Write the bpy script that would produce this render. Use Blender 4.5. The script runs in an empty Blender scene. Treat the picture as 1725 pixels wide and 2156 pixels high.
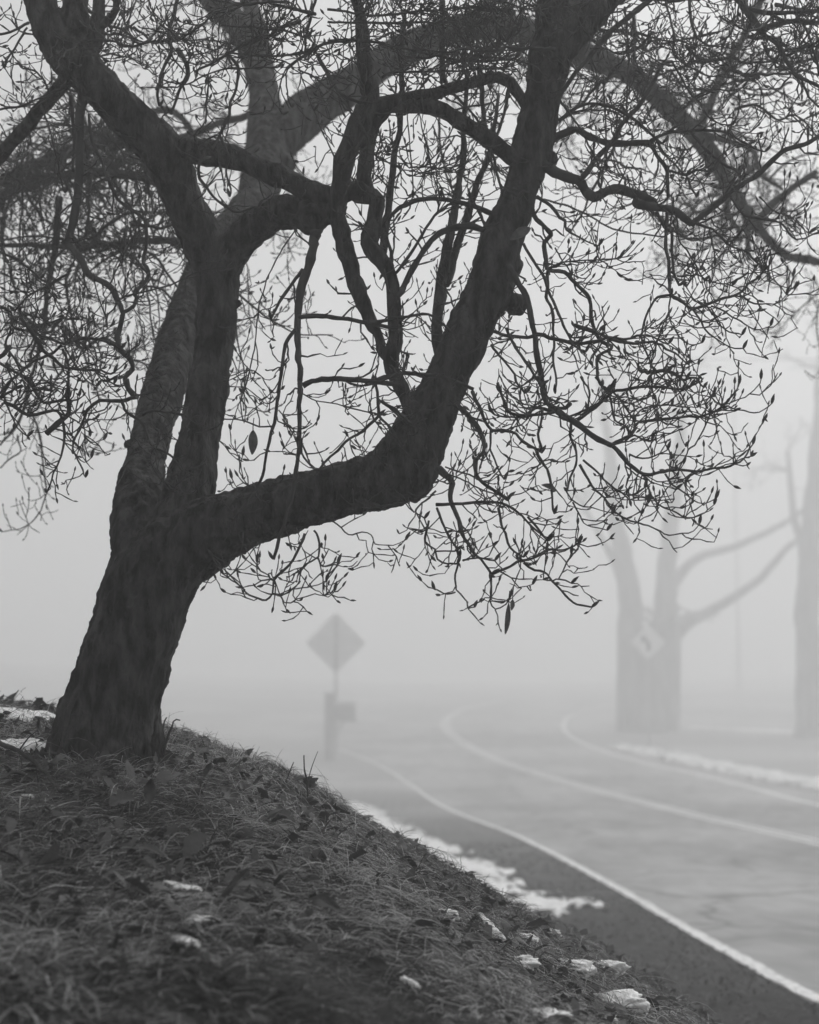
import bpy, math, random
import numpy as np

rnd = random.Random(7)
nrng = np.random.default_rng(11)
scene = bpy.context.scene
COL = scene.collection

# ------------------------------------------------------------------ camera, sky, sun, exposure
EYE = 2.53                      # eye height above the lowest near stretch of road
NS = .6
K = NS / .75                    #                      # the near bank and tree stand this much closer than first paced out
FPX = 3594.0                    # focal length in overview pixels (image 1725 x 2156)
PITCH = math.atan((1440 - 1078) / FPX)
cam_data = bpy.data.cameras.new("camera")
cam = bpy.data.objects.new("camera", cam_data)
COL.objects.link(cam)
cam.location = (0, 0, EYE)
cam.rotation_euler = (math.pi / 2 + PITCH, 0, 0)
cam_data.sensor_fit = 'HORIZONTAL'
cam_data.sensor_width = 24.0
cam_data.lens = FPX / 1725.0 * 24.0
cam_data.clip_start = 0.05
cam_data.clip_end = 3000
cam_data.dof.use_dof = True
cam_data.dof.focus_distance = 4.38
cam_data.dof.aperture_fstop = 2.8
scene.camera = cam

SUN_EL, SUN_AZ = math.radians(50), math.radians(48)     # azimuth clockwise from +Y
world = bpy.data.worlds.new("World")
scene.world = world
world.use_nodes = True
wn = world.node_tree
bg = wn.nodes["Background"]
sky = wn.nodes.new("ShaderNodeTexSky")
sky.sky_type = 'NISHITA'
sky.sun_disc = False
sky.sun_elevation = SUN_EL
sky.sun_rotation = SUN_AZ
sky.air_density = 1.0
sky.dust_density = 4.0
bw = wn.nodes.new("ShaderNodeRGBToBW")
wn.links.new(sky.outputs[0], bw.inputs[0])
wn.links.new(bw.outputs[0], bg.inputs["Color"])
bg.inputs["Strength"].default_value = 0.15

sun_data = bpy.data.lights.new("sun", 'SUN')
sun_data.energy = 1.0
sun_data.angle = math.radians(25)
sun_data.color = (1, 1, 1)
sun = bpy.data.objects.new("sun", sun_data)
COL.objects.link(sun)
sun.location = (20, 60, 60)
sun.rotation_euler = (math.pi / 2 - SUN_EL, 0, math.pi - SUN_AZ)

scene.view_settings.view_transform = 'Standard'
scene.view_settings.look = 'None'
scene.view_settings.exposure = 0.25
scene.view_settings.gamma = 1.0
scene.render.engine = 'CYCLES'
scene.cycles.use_denoising = True
scene.cycles.max_bounces = 6
scene.cycles.diffuse_bounces = 3
scene.cycles.volume_bounces = 3
scene.cycles.transparent_max_bounces = 8

# ------------------------------------------------------------------ helpers
CP, SP = math.cos(PITCH), math.sin(PITCH)


def ray(px, py):
    """direction through overview pixel (px, py), scaled so that its y is 1"""
    a = (px - 862.5) / FPX
    b = (1078.0 - py) / FPX
    d = np.array([a, CP - b * SP, SP + b * CP])
    return d / d[1]


def at(px, py, dist):
    return np.array([0, 0, EYE]) + ray(px, py) * dist


TILES = dict(A=(0, 0), B=(500, 0), C=(1000, 0), D=(1500, 0), E=(1900, 0), F=(0, 600), G=(500, 600), H=(1000, 600),
             I=(1500, 600), J=(1900, 600), K=(0, 1150), L=(600, 1150), M=(1150, 1150), N=(1700, 1150), P=(1250, 1550))


def tile_px(t, x, y):
    if t == 'V':
        return x, y
    if t == 'O':
        return (650 + x * .23188) * .69, (1600 + y * .23188) * .69
    ox, oy = TILES[t]
    return (ox + x * .34783) * .69, (oy + y * .34783) * .69


class MB:
    """collects vertices, faces and a per-vertex tone; built as ONE mesh object"""

    def __init__(self):
        self.v, self.f, self.t, self.n = [], [], [], 0

    def add(self, verts, faces, tone=None):
        verts = np.asarray(verts, float)
        self.v.append(verts)
        for a in faces:
            self.f.append(np.asarray(a) + self.n)
        self.t.append(np.full(len(verts), 0.5 if tone is None else tone) if np.ndim(tone) == 0 else np.asarray(tone, float))
        self.n += len(verts)

    def mesh(self, name, smooth=True):
        me = bpy.data.meshes.new(name)
        V = np.concatenate(self.v) if self.v else np.zeros((0, 3))
        loops, starts, c = [], [], 0
        for q in self.f:
            q = np.atleast_2d(q)
            k = q.shape[1]
            loops.append(q.ravel())
            starts.append(c + np.arange(len(q)) * k)
            c += q.size
        me.vertices.add(len(V))
        me.vertices.foreach_set("co", V.ravel())
        if loops:
            L = np.concatenate(loops).astype(np.int32)
            S = np.concatenate(starts).astype(np.int32)
            me.loops.add(len(L))
            me.loops.foreach_set("vertex_index", L)
            me.polygons.add(len(S))
            me.polygons.foreach_set("loop_start", S)
            me.polygons.foreach_set("use_smooth", np.full(len(S), smooth))
        me.update(calc_edges=True)
        T = np.concatenate(self.t) if self.t else np.zeros(0)
        at_ = me.attributes.new("tone", 'FLOAT', 'POINT')
        at_.data.foreach_set("value", T.astype(np.float32))
        me.validate()
        return me

    def build(self, name, mat, parent=None, smooth=True, loc=None):
        if loc is not None:
            loc = np.asarray(loc, float)
            self.v = [v - loc for v in self.v]
        me = self.mesh(name, smooth)
        me.materials.append(mat)
        o = bpy.data.objects.new(name, me)
        COL.objects.link(o)
        if loc is not None and parent is None:
            o.location = loc
        if parent is not None:
            o.parent = parent
        return o


def tag(o, label=None, cat=None, group=None, kind=None):
    if label: o["label"] = label
    if cat: o["category"] = cat
    if group: o["group"] = group
    if kind: o["kind"] = kind
    return o


def empty(name, loc, label, cat, group=None):
    o = bpy.data.objects.new(name, None)
    COL.objects.link(o)
    o.location = loc
    o.empty_display_size = 0.2
    return tag(o, label, cat, group)


def spline(pts, step):
    """Catmull-Rom through pts (n x k), resampled about every `step` of the first three columns"""
    P = np.asarray(pts, float)
    if len(P) == 2:
        n = max(2, int(np.linalg.norm(P[1, :3] - P[0, :3]) / step) + 1)
        return P[0] + (P[1] - P[0]) * np.linspace(0, 1, n)[:, None]
    Q = np.vstack([2 * P[0] - P[1], P, 2 * P[-1] - P[-2]])
    out = []
    for i in range(1, len(Q) - 2):
        p0, p1, p2, p3 = Q[i - 1], Q[i], Q[i + 1], Q[i + 2]
        n = max(1, int(np.ceil(np.linalg.norm(p2[:3] - p1[:3]) / step)))
        t = (np.arange(n) / n)[:, None]
        out.append(.5 * (2 * p1 + (p2 - p0) * t + (2 * p0 - 5 * p1 + 4 * p2 - p3) * t ** 2 + (3 * p1 - p0 - 3 * p2 + p3) * t ** 3))
    out.append(P[-1:])
    return np.vstack(out)


def tube(mb, P, R, sides=6, tone=.5, cap=True):
    P = np.asarray(P, float)
    R = np.asarray(R, float)
    n = len(P)
    T = np.gradient(P, axis=0)
    T /= np.linalg.norm(T, axis=1)[:, None] + 1e-12
    ref = np.array([0, 1, 0.]) if abs(T[0][1]) < .8 else np.array([1., 0, 0])
    N = np.cross(T[0], ref)
    N /= np.linalg.norm(N)
    Ns = [N]
    for i in range(1, n):
        N = Ns[-1] - T[i] * np.dot(Ns[-1], T[i])
        l = np.linalg.norm(N)
        N = N / l if l > 1e-6 else Ns[-1]
        Ns.append(N)
    Ns = np.array(Ns)
    B = np.cross(T, Ns)
    a = np.linspace(0, 2 * math.pi, sides, endpoint=False)
    V = P[:, None, :] + R[:, None, None] * (np.cos(a)[None, :, None] * Ns[:, None, :] + np.sin(a)[None, :, None] * B[:, None, :])
    V = V.reshape(-1, 3)
    i = np.arange(n - 1)[:, None] * sides
    j = np.arange(sides)[None, :]
    j2 = (j + 1) % sides
    F = np.stack([i + j, i + j2, i + sides + j2, i + sides + j], -1).reshape(-1, 4)
    fs = [F]
    if cap:
        V = np.vstack([V, P[0], P[-1]])
        k = np.arange(sides)
        k2 = (k + 1) % sides
        fs.append(np.stack([np.full(sides, n * sides), k2, k], -1))
        o = (n - 1) * sides
        fs.append(np.stack([np.full(sides, n * sides + 1), o + k, o + k2], -1))
    mb.add(V, fs, tone)


def box(mb, c, s, rot=None, tone=.5):
    c = np.asarray(c, float)
    s = np.asarray(s, float) / 2
    V = np.array([[x, y, z] for x in (-1, 1) for y in (-1, 1) for z in (-1, 1)]) * s
    if rot is not None:
        V = V @ np.asarray(rot).T
    F = np.array([[0, 1, 3, 2], [4, 6, 7, 5], [0, 4, 5, 1], [2, 3, 7, 6], [0, 2, 6, 4], [1, 5, 7, 3]])
    mb.add(V + c, [F], tone)


def hash3(i, j, k):
    n = (i * 374761393 + j * 668265263 + k * 2147483647) & 0xffffffff
    n = ((n ^ (n >> 13)) * 1274126177) & 0xffffffff
    return ((n ^ (n >> 16)) & 0xffff) / 65535.0


def noise3(p):
    p = np.asarray(p, float)
    i = np.floor(p).astype(np.int64)
    f = p - i
    u = f * f * (3 - 2 * f)
    out = 0
    for dx in (0, 1):
        for dy in (0, 1):
            for dz in (0, 1):
                w = (u[..., 0] if dx else 1 - u[..., 0]) * (u[..., 1] if dy else 1 - u[..., 1]) * (u[..., 2] if dz else 1 - u[..., 2])
                out = out + w * hash3(i[..., 0] + dx, i[..., 1] + dy, i[..., 2] + dz)
    return out * 2 - 1


def fbm(p, o=4):
    p = np.asarray(p, float)
    s, a = 0, 1.0
    for _ in range(o):
        s = s + a * noise3(p)
        p = p * 2.03 + 17.3
        a *= .5
    return s


def n2(x, y, s, o=4, seed=0.):
    return fbm(np.stack([np.asarray(x) * s, np.asarray(y) * s, np.full(np.shape(x), seed)], -1), o)


def sstep(a, b, x):
    t = np.clip((x - a) / (b - a), 0, 1)
    return t * t * (3 - 2 * t)


# ------------------------------------------------------------------ materials
def material(name, lo, hi, scale=8.0, detail=6.0, rough=.9, bump=0.0, stretch=(1, 1, 1), bump_scale=None, tone=0.0, spec=.3,
             bump_dist=.01, ramp=(.35, .65), trans=0.0, noise_dist=0.0):
    """grey noise between lo and hi; `tone` mixes in the mesh's own per-vertex tone"""
    m = bpy.data.materials.new(name)
    m.use_nodes = True
    nt = m.node_tree
    b = nt.nodes["Principled BSDF"]
    b.inputs["Roughness"].default_value = rough
    b.inputs["Specular IOR Level"].default_value = spec
    tc = nt.nodes.new("ShaderNodeTexCoord")
    mp = nt.nodes.new("ShaderNodeMapping")
    mp.inputs["Scale"].default_value = stretch
    nt.links.new(tc.outputs["Object"], mp.inputs["Vector"])
    nz = nt.nodes.new("ShaderNodeTexNoise")
    nz.inputs["Scale"].default_value = scale
    nz.inputs["Detail"].default_value = detail
    nz.inputs["Distortion"].default_value = noise_dist
    nt.links.new(mp.outputs[0], nz.inputs["Vector"])
    rp = nt.nodes.new("ShaderNodeMapRange")
    rp.inputs["From Min"].default_value = ramp[0]
    rp.inputs["From Max"].default_value = ramp[1]
    nt.links.new(nz.outputs["Fac"], rp.inputs["Value"])
    fac = rp.outputs[0]
    if tone:
        an = nt.nodes.new("ShaderNodeAttribute")
        an.attribute_name = "tone"
        mx = nt.nodes.new("ShaderNodeMix")
        mx.inputs[0].default_value = tone
        nt.links.new(rp.outputs[0], mx.inputs[2])
        nt.links.new(an.outputs["Fac"], mx.inputs[3])
        fac = mx.outputs[0]
    cr = nt.nodes.new("ShaderNodeMix")
    cr.data_type = 'RGBA'
    cr.inputs[6].default_value = (lo, lo, lo, 1)
    cr.inputs[7].default_value = (hi, hi, hi, 1)
    nt.links.new(fac, cr.inputs[0])
    nt.links.new(cr.outputs[2], b.inputs["Base Color"])
    if bump:
        nb = nt.nodes.new("ShaderNodeTexNoise")
        nb.inputs["Scale"].default_value = bump_scale or scale * 2
        nb.inputs["Detail"].default_value = 8
        nt.links.new(mp.outputs[0], nb.inputs["Vector"])
        bp = nt.nodes.new("ShaderNodeBump")
        bp.inputs["Strength"].default_value = bump
        bp.inputs["Distance"].default_value = bump_dist
        nt.links.new(nb.outputs["Fac"], bp.inputs["Height"])
        nt.links.new(bp.outputs[0], b.inputs["Normal"])
    if trans:
        tr = nt.nodes.new("ShaderNodeBsdfTranslucent")
        nt.links.new(cr.outputs[2], tr.inputs["Color"])
        ms = nt.nodes.new("ShaderNodeMixShader")
        ms.inputs[0].default_value = trans
        nt.links.new(b.outputs[0], ms.inputs[1])
        nt.links.new(tr.outputs[0], ms.inputs[2])
        nt.links.new(ms.outputs[0], nt.nodes["Material Output"].inputs["Surface"])
    return m


M_BARK = material("bark", .002, .085, 34, 10, .95, 1.0, (1, 1, .32), 110, ramp=(.38, .68), bump_dist=.02, spec=.15)
M_BRANCH = material("branch_bark", .022, .06, 20, 5, .9, .5, (1, 1, .6), 60, bump_dist=.004, spec=.25)
M_TWIG = material("twig_bark", .018, .075, 30, 3, .8, tone=.8, spec=.3)
M_DEAD_LEAF = material("dead_leaf", .04, .12, 40, 6, .8, .3, trans=.25)
M_LEAF = material("fallen_leaf", .025, .12, 22, 6, .75, .4, tone=.75, spec=.35, ramp=(.3, .7))
M_GROUND = material("soil_and_turf", .006, .42, 30, 9, .95, .9, bump_scale=80, tone=.97, bump_dist=.02, spec=.15)
M_GRASS = material("grass_blades", .005, .62, 3, 2, .7, tone=.85, spec=.3, trans=.25)
M_ROAD = material("asphalt", .11, .40, 2.2, 11, .7, .5, (1, .4, 1), 90, tone=.55, bump_dist=.006, ramp=(.32, .68), noise_dist=.8)
M_PAINT = material("road_paint", .36, .8, 14, 8, .8, .3, bump_scale=90, bump_dist=.003, ramp=(.30, .52))
M_SNOW = material("old_snow", .58, .9, 40, 9, .6, .8, bump_scale=110, bump_dist=.012, ramp=(.3, .52))
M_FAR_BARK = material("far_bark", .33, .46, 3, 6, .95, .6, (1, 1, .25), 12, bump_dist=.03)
M_METAL = material("galvanised_metal", .48, .56, 6, 5, .5, .1)
M_SIGN_BACK = material("sign_aluminium", .74, .8, 3, 5, .55, .05)
M_SIGN_FACE = material("sign_face_paint", .8, .86, 2, 4, .5, .02)
M_SIGN_INK = material("sign_black_paint", .03, .05, 5, 4, .5)
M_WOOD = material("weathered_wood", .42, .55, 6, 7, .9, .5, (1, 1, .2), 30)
M_MAILBOX = material("mailbox_paint", .4, .48, 6, 5, .6, .1)
M_CABLE = material("cable", .04, .06, 5, 2, .7)
M_SHRUB = material("far_shrub", .12, .2, 4, 4, .9)

def add_cracks(m, scale, width, dark):
    nt = m.node_tree
    b = nt.nodes["Principled BSDF"]
    src = b.inputs["Base Color"].links[0].from_socket
    tc = nt.nodes.new("ShaderNodeTexCoord")
    nz = nt.nodes.new("ShaderNodeTexNoise")
    nz.inputs["Scale"].default_value = 1.1
    nz.inputs["Detail"].default_value = 5
    ad = nt.nodes.new("ShaderNodeVectorMath")
    ad.operation = 'MULTIPLY_ADD'
    ad.inputs[1].default_value = (1.6, 1.6, 0)
    nt.links.new(tc.outputs["Object"], nz.inputs["Vector"])
    nt.links.new(nz.outputs["Color"], ad.inputs[0])
    nt.links.new(tc.outputs["Object"], ad.inputs[2])
    vo = nt.nodes.new("ShaderNodeTexVoronoi")
    vo.feature = 'DISTANCE_TO_EDGE'
    vo.inputs["Scale"].default_value = scale
    nt.links.new(ad.outputs[0], vo.inputs["Vector"])
    mr = nt.nodes.new("ShaderNodeMapRange")
    mr.inputs["From Max"].default_value = width
    mr.inputs["To Min"].default_value = dark
    nt.links.new(vo.outputs["Distance"], mr.inputs["Value"])
    mx = nt.nodes.new("ShaderNodeMix")
    mx.data_type = 'RGBA'
    mx.blend_type = 'MULTIPLY'
    mx.inputs[0].default_value = 1
    nt.links.new(src, mx.inputs[6])
    nt.links.new(mr.outputs[0], mx.inputs[7])
    nt.links.new(mx.outputs[2], b.inputs["Base Color"])


add_cracks(M_ROAD, .23, .02, .45)

# ------------------------------------------------------------------ terrain: a road that dips, then climbs into the fog, and a grass bank on the left


_PY = np.array([-30, 0, 10, 16, 26.6, 36, 46, 54, 62, 72, 85, 105, 140, 200, 700.])
_PZ = np.array([2.7, 1.2, .67, .37, 0, -.22, -.41, -.46, -.37, -.1, .35, 1.0, 1.9, 2.8, 3.4])
_yy = np.linspace(-30, 700, 7301)
_zz = np.convolve(np.pad(np.interp(_yy, _PY, _PZ), 30, mode='edge'), np.hanning(61) / np.hanning(61).sum(), mode='valid')


def _prof(y):
    return np.interp(y, _yy, _zz)


def road_z(y):
    y = np.asarray(y, float)
    return _prof(y)


def on_road(px, py):
    r = ray(px, py)
    lo, hi = 3.0, 400.0
    f = lambda d: EYE + r[2] * d - road_z(d)
    for _ in range(60):
        m = (lo + hi) / 2
        if f(m) > 0: lo = m
        else: hi = m
    return np.array([r[0] * lo, lo])


W = lambda x, y: np.array([x, y], float)
R_ = on_road
LEFT = [W(3.0, 1), W(2.68, 5.5), R_(1725, 2105), R_(1500, 1985), R_(1300, 1870), R_(1100, 1765), R_(940, 1702), R_(868, 1655), R_(805, 1615),
        R_(730, 1583), R_(660, 1555), R_(640, 1525), R_(690, 1497), R_(800, 1480), R_(960, 1469), R_(1200, 1460)]
MID = [W(7.0, 1), W(6.9, 7), W(6.8, 13), W(6.7, 19), R_(1725, 1775), R_(1500, 1725), R_(1330, 1683), R_(1180, 1643), R_(1060, 1605),
       R_(985, 1570), R_(945, 1540), R_(940, 1515), R_(975, 1494), R_(1040, 1479), R_(1150, 1468), R_(1350, 1460)]
RIGHT = [W(11.2, 1), W(10.9, 9), W(10.4, 17), W(9.7, 26), R_(1725, 1695), R_(1600, 1663), R_(1480, 1633), R_(1370, 1610), R_(1280, 1585),
         R_(1215, 1558), R_(1188, 1535), R_(1195, 1512), R_(1235, 1496), R_(1310, 1484), R_(1450, 1475), R_(1650, 1467)]


def dense(c, per=14):
    c = np.array(c)
    Q = np.vstack([2 * c[0] - c[1], c, 2 * c[-1] - c[-2]])
    out = []
    for i in range(1, len(Q) - 2):
        p0, p1, p2, p3 = Q[i - 1], Q[i], Q[i + 1], Q[i + 2]
        t = (np.arange(per) / per)[:, None]
        out.append(.5 * (2 * p1 + (p2 - p0) * t + (2 * p0 - 5 * p1 + 4 * p2 - p3) * t ** 2 + (3 * p1 - p0 - 3 * p2 + p3) * t ** 3))
    out.append(c[-1:])
    return np.vstack(out)


LD, MD, RD = dense(LEFT), dense(MID), dense(RIGHT)
_k = LD[:, 1] < 64
XE = lambda y: np.interp(y, LD[_k][:, 1], LD[_k][:, 0])          # x of the near edge line
_k2 = RD[:, 1] < 68
XR = lambda y: np.interp(y, RD[_k2][:, 1], RD[_k2][:, 0])

CTRL = [(0, 2156, 4.2), (430, 2156, 4.3), (860, 2156, 4.7), (1200, 2156, 5.7), (1450, 2156, 7.3), (1620, 2156, 8.8),
        (0, 1850, 5.5), (430, 1850, 5.6), (860, 1930, 5.9), (1200, 2040, 7.1), (1400, 2090, 8.4), (0, 1650, 6.7), (215, 1600, 7.5),
        (430, 1650, 7.2), (700, 1800, 6.9), (950, 1900, 7.5), (1250, 1990, 9.2), (400, 1548, 8.6), (560, 1608, 8.4), (700, 1738, 8.0),
        (830, 1845, 8.2), (1000, 1885, 8.8), (1150, 1935, 9.5), (0, 1520, 10.0), (300, 1535, 8.8)]
RS = {(1200, 2156): .66, (1450, 2156): .8, (1620, 2156): .9, (1200, 2040): .66, (1400, 2090): .8, (1250, 1990): .73, (1150, 1935): .66}
pts = [at(x, y, d * RS.get((x, y), NS)) for x, y, d in CTRL]
pts += [np.array((x * NS, y * NS, EYE - (1.9 - z) * NS)) for x, y, z in [(-2, 1, .75), (0, 1, .5), (-6, 1, 1.1), (-3.5, 8, 1.66), (-6, 8, 1.8), (-6, 4, 1.3),
        (-4, 14, 1.25), (-3.2, 14, 1.15), (-.85, 11, .85), (-.4, 11, .45), (0.0, 11, .2), (-1.9, 11, 1.2), (-2.6, 11.5, 1.5)]]
pts = [np.array((p[0], p[1], p[2] - float(road_z(p[1])))) for p in pts]          # heights above the road
pts += [np.array(p, float) for p in [(2.2, 1.3, .1), (3, 1, 0), (-10, 10, 1.5), (-10, 26, .9), (.25, 11.5, .2), (.8, 12, .06), (1.5, 11, 0), (1.4, 12.5, 0),
        (1.2, 14.7, 0), (.67, 18.7, 0), (0, 22.6, 0), (-2.7, 18.7, .9), (-1.33, 18.7, .4), (-.3, 19, .03), (-4, 26.7, .6), (-1.6, 26.7, .1), (-.8, 26.7, 0),
        (-5.3, 40, .5), (-2.9, 40, .1), (-1.9, 40, 0), (-14, 40, .6), (-12, 1, 1.2), (1.75, 9.4, 0), (1.9, 7.6, 0.03), (2.0, 5.5, 0.02), (2.25, 3, 0)]]
CT = np.array(pts)


def _tps(r2):
    return r2 * np.log(r2 + 1e-9) * .5


_d2 = ((CT[:, None, :2] - CT[None, :, :2]) ** 2).sum(-1)
_n = len(CT)
_A = np.zeros((_n + 3, _n + 3))
_A[:_n, :_n] = _tps(_d2) + np.eye(_n) * .02
_A[:_n, _n] = 1
_A[:_n, _n + 1:] = CT[:, :2]
_A[_n:, :_n] = _A[:_n, _n:].T
_w = np.linalg.solve(_A, np.concatenate([CT[:, 2], np.zeros(3)]))


def bank(x, y):
    x = np.asarray(x, float)
    y = np.asarray(y, float)
    xs, ys = np.clip(x, -14, 6), np.clip(y, 0, 42)
    z = _w[_n] + _w[_n + 1] * xs + _w[_n + 2] * ys
    for i in range(_n):
        z = z + _w[i] * _tps((xs - CT[i, 0]) ** 2 + (ys - CT[i, 1]) ** 2)
    z = np.clip(z, 0, 2.4)
    toe = XE(np.clip(y, 1, 62)) - .75
    z = z * sstep(0, .8, toe - x)
    return z * (1 - .8 * sstep(34, 60, y))


def ground_z(x, y, fine=True):
    x = np.asarray(x, float)
    y = np.asarray(y, float)
    b = bank(x, y)
    z = road_z(y) - .03 + b
    right = sstep(2.5, 10.0, x - XR(np.clip(y, 1, 66))) * .4 * (1 - sstep(40, 58, y))
    z = z + right
    lawn = sstep(24, 90, x) * sstep(40, 80, y) * 2.5 + sstep(8, 60, -x) * 2.5
    z = z + lawn
    if fine:
        d_ = XE(np.clip(y, 1, 62)) - x
        z = z + (y < 60) * (sstep(-.03, .16, d_) * .028 + sstep(-.1, .03, d_) * .014 * n2(x, y, 9.0, 3, 71.))
        off = sstep(.25, .9, np.abs(x - XE(np.clip(y, 1, 62))) * np.where(x < XE(np.clip(y, 1, 62)), 1, 0))
        off = off * (y < 60)
        z = z + off * (.014 * n2(x, y, 4, 3, 3.) + .035 * sstep(.1, .5, b) * n2(x, y, 1.2, 3, 9.))
    return z


def hit(px, py, y0=1.5, y1=220.):
    """point of the ground under overview pixel"""
    r = ray(px, py)
    d = np.concatenate([np.linspace(y0, 16, 400), np.linspace(16.1, y1, 500)])
    g = EYE + r[2] * d - ground_z(r[0] * d, d)
    k = np.argmax(g < 0) if (g < 0).any() else len(d) - 1
    return np.array([r[0] * d[k], d[k], float(ground_z(r[0] * d[k], d[k]))])


def graded(a, b, fine, lo, hi, grow=1.12):
    c = list(np.arange(a, b + 1e-6, fine))
    s = fine
    while c[-1] < hi:
        s *= grow
        c.append(min(c[-1] + s, hi))
    s = fine
    pre = []
    v = a
    while v > lo:
        s *= grow
        v = max(v - s, lo)
        pre.append(v)
    return np.array(pre[::-1] + c)


gx = graded(-2.7, 3.0, .03, -280, 280)
gy = graded(1.6, 12.5, .032, -25, 480, 1.05)
GX, GY = np.meshgrid(gx, gy)
GZ = ground_z(GX, GY)
far_up = np.zeros_like(GZ)
b_ = bank(GX, GY)
xe_ = XE(np.clip(GY, 1, 62))
# tone = what grows or lies there: mud gutter, turf, worn verge, far field with thawing snow
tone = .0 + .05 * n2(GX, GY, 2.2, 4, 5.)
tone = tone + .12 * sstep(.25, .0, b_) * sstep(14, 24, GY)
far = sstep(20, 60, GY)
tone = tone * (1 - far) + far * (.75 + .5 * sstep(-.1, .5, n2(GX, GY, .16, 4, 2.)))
mb = MB()
ny, nx = GX.shape
ii = (np.arange(ny - 1)[:, None] * nx + np.arange(nx - 1)[None, :]).ravel()
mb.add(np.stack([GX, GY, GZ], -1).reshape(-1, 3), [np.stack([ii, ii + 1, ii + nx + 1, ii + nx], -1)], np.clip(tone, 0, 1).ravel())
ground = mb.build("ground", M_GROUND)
tag(ground, kind="structure")

# road surface: a lofted sheet between edge lines
mb = MB()
rows = []
ntone = []
for l, m, r in zip(LD, MD, RD):
    u = (r - l) / np.linalg.norm(r - l)
    a, e = l - u * .09, r + u * .5
    line = [a + (m - a) * t for t in np.linspace(0, 1, 9)] + [m + (e - m) * t for t in np.linspace(0, 1, 9)[1:]]
    rows.append(line)
RW = np.array(rows)
ny, nx = RW.shape[:2]
RZ = road_z(RW[..., 1]) - .004
streak = np.abs(np.linspace(-1, 1, nx))[None, :] * .25 + .4 + .6 * n2(RW[..., 0] * 1.6, RW[..., 1], .33, 4, 31.)
ii = (np.arange(ny - 1)[:, None] * nx + np.arange(nx - 1)[None, :]).ravel()
mb.add(np.concatenate([RW, RZ[..., None]], -1).reshape(-1, 3), [np.stack([ii, ii + 1, ii + nx + 1, ii + nx], -1)], np.clip(streak, 0, 1).ravel())
road = tag(mb.build("road", M_ROAD), kind="structure")


def stripe(mb, C, half, off=0.0, worn=0.0, z=.004):
    P = spline(np.column_stack([C, np.zeros(len(C))]), .25)[:, :2]
    T = np.gradient(P, axis=0)
    T /= np.linalg.norm(T, axis=1)[:, None]
    N = np.column_stack([T[:, 1], -T[:, 0]])
    jl = 1 + worn * n2(P[:, 0], P[:, 1], 5, 3, 1.)
    jr = 1 + worn * n2(P[:, 0], P[:, 1], 5, 3, 6.)
    a = P + N * (off - half * jl)[:, None]
    b = P + N * (off + half * jr)[:, None]
    V = np.stack([a, b], 1).reshape(-1, 2)
    V = np.column_stack([V, road_z(V[:, 1]) + z])
    n = len(P)
    i = np.arange(n - 1) * 2
    mb.add(V, [np.stack([i, i + 1, i + 3, i + 2], -1)])


mb = MB()
stripe(mb, LD, .06, 0, .25)
tag(mb.build("edge_line", M_PAINT), kind="structure")
mb = MB()
stripe(mb, MD, .07, -.14, .1)
stripe(mb, MD, .07, .14, .1)
tag(mb.build("centre_lines", M_PAINT), kind="structure")
mb = MB()
stripe(mb, RD, .12, 0, .15)
tag(mb.build("far_edge_line", M_PAINT), kind="structure")

# ------------------------------------------------------------------ the big bare tree
tree_base = at(215, 1600, 7.5 * NS)
tree_base[2] = float(ground_z(tree_base[0], tree_base[1]))
TREE = empty("bare_tree", tree_base, "big dark bare tree with spreading limbs leaning on the grass bank", "tree")


def nodes_world(nodes, step, ns=NS):
    """nodes: (x px, y px, width px, distance) -> positions and radii"""
    P = np.array([np.append(at(x, y, d * ns), w * .515 * d * ns / FPX) for x, y, w, d in nodes])
    S = spline(P, step * ns)
    return S[:, :3], np.maximum(S[:, 3], .001)


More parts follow.
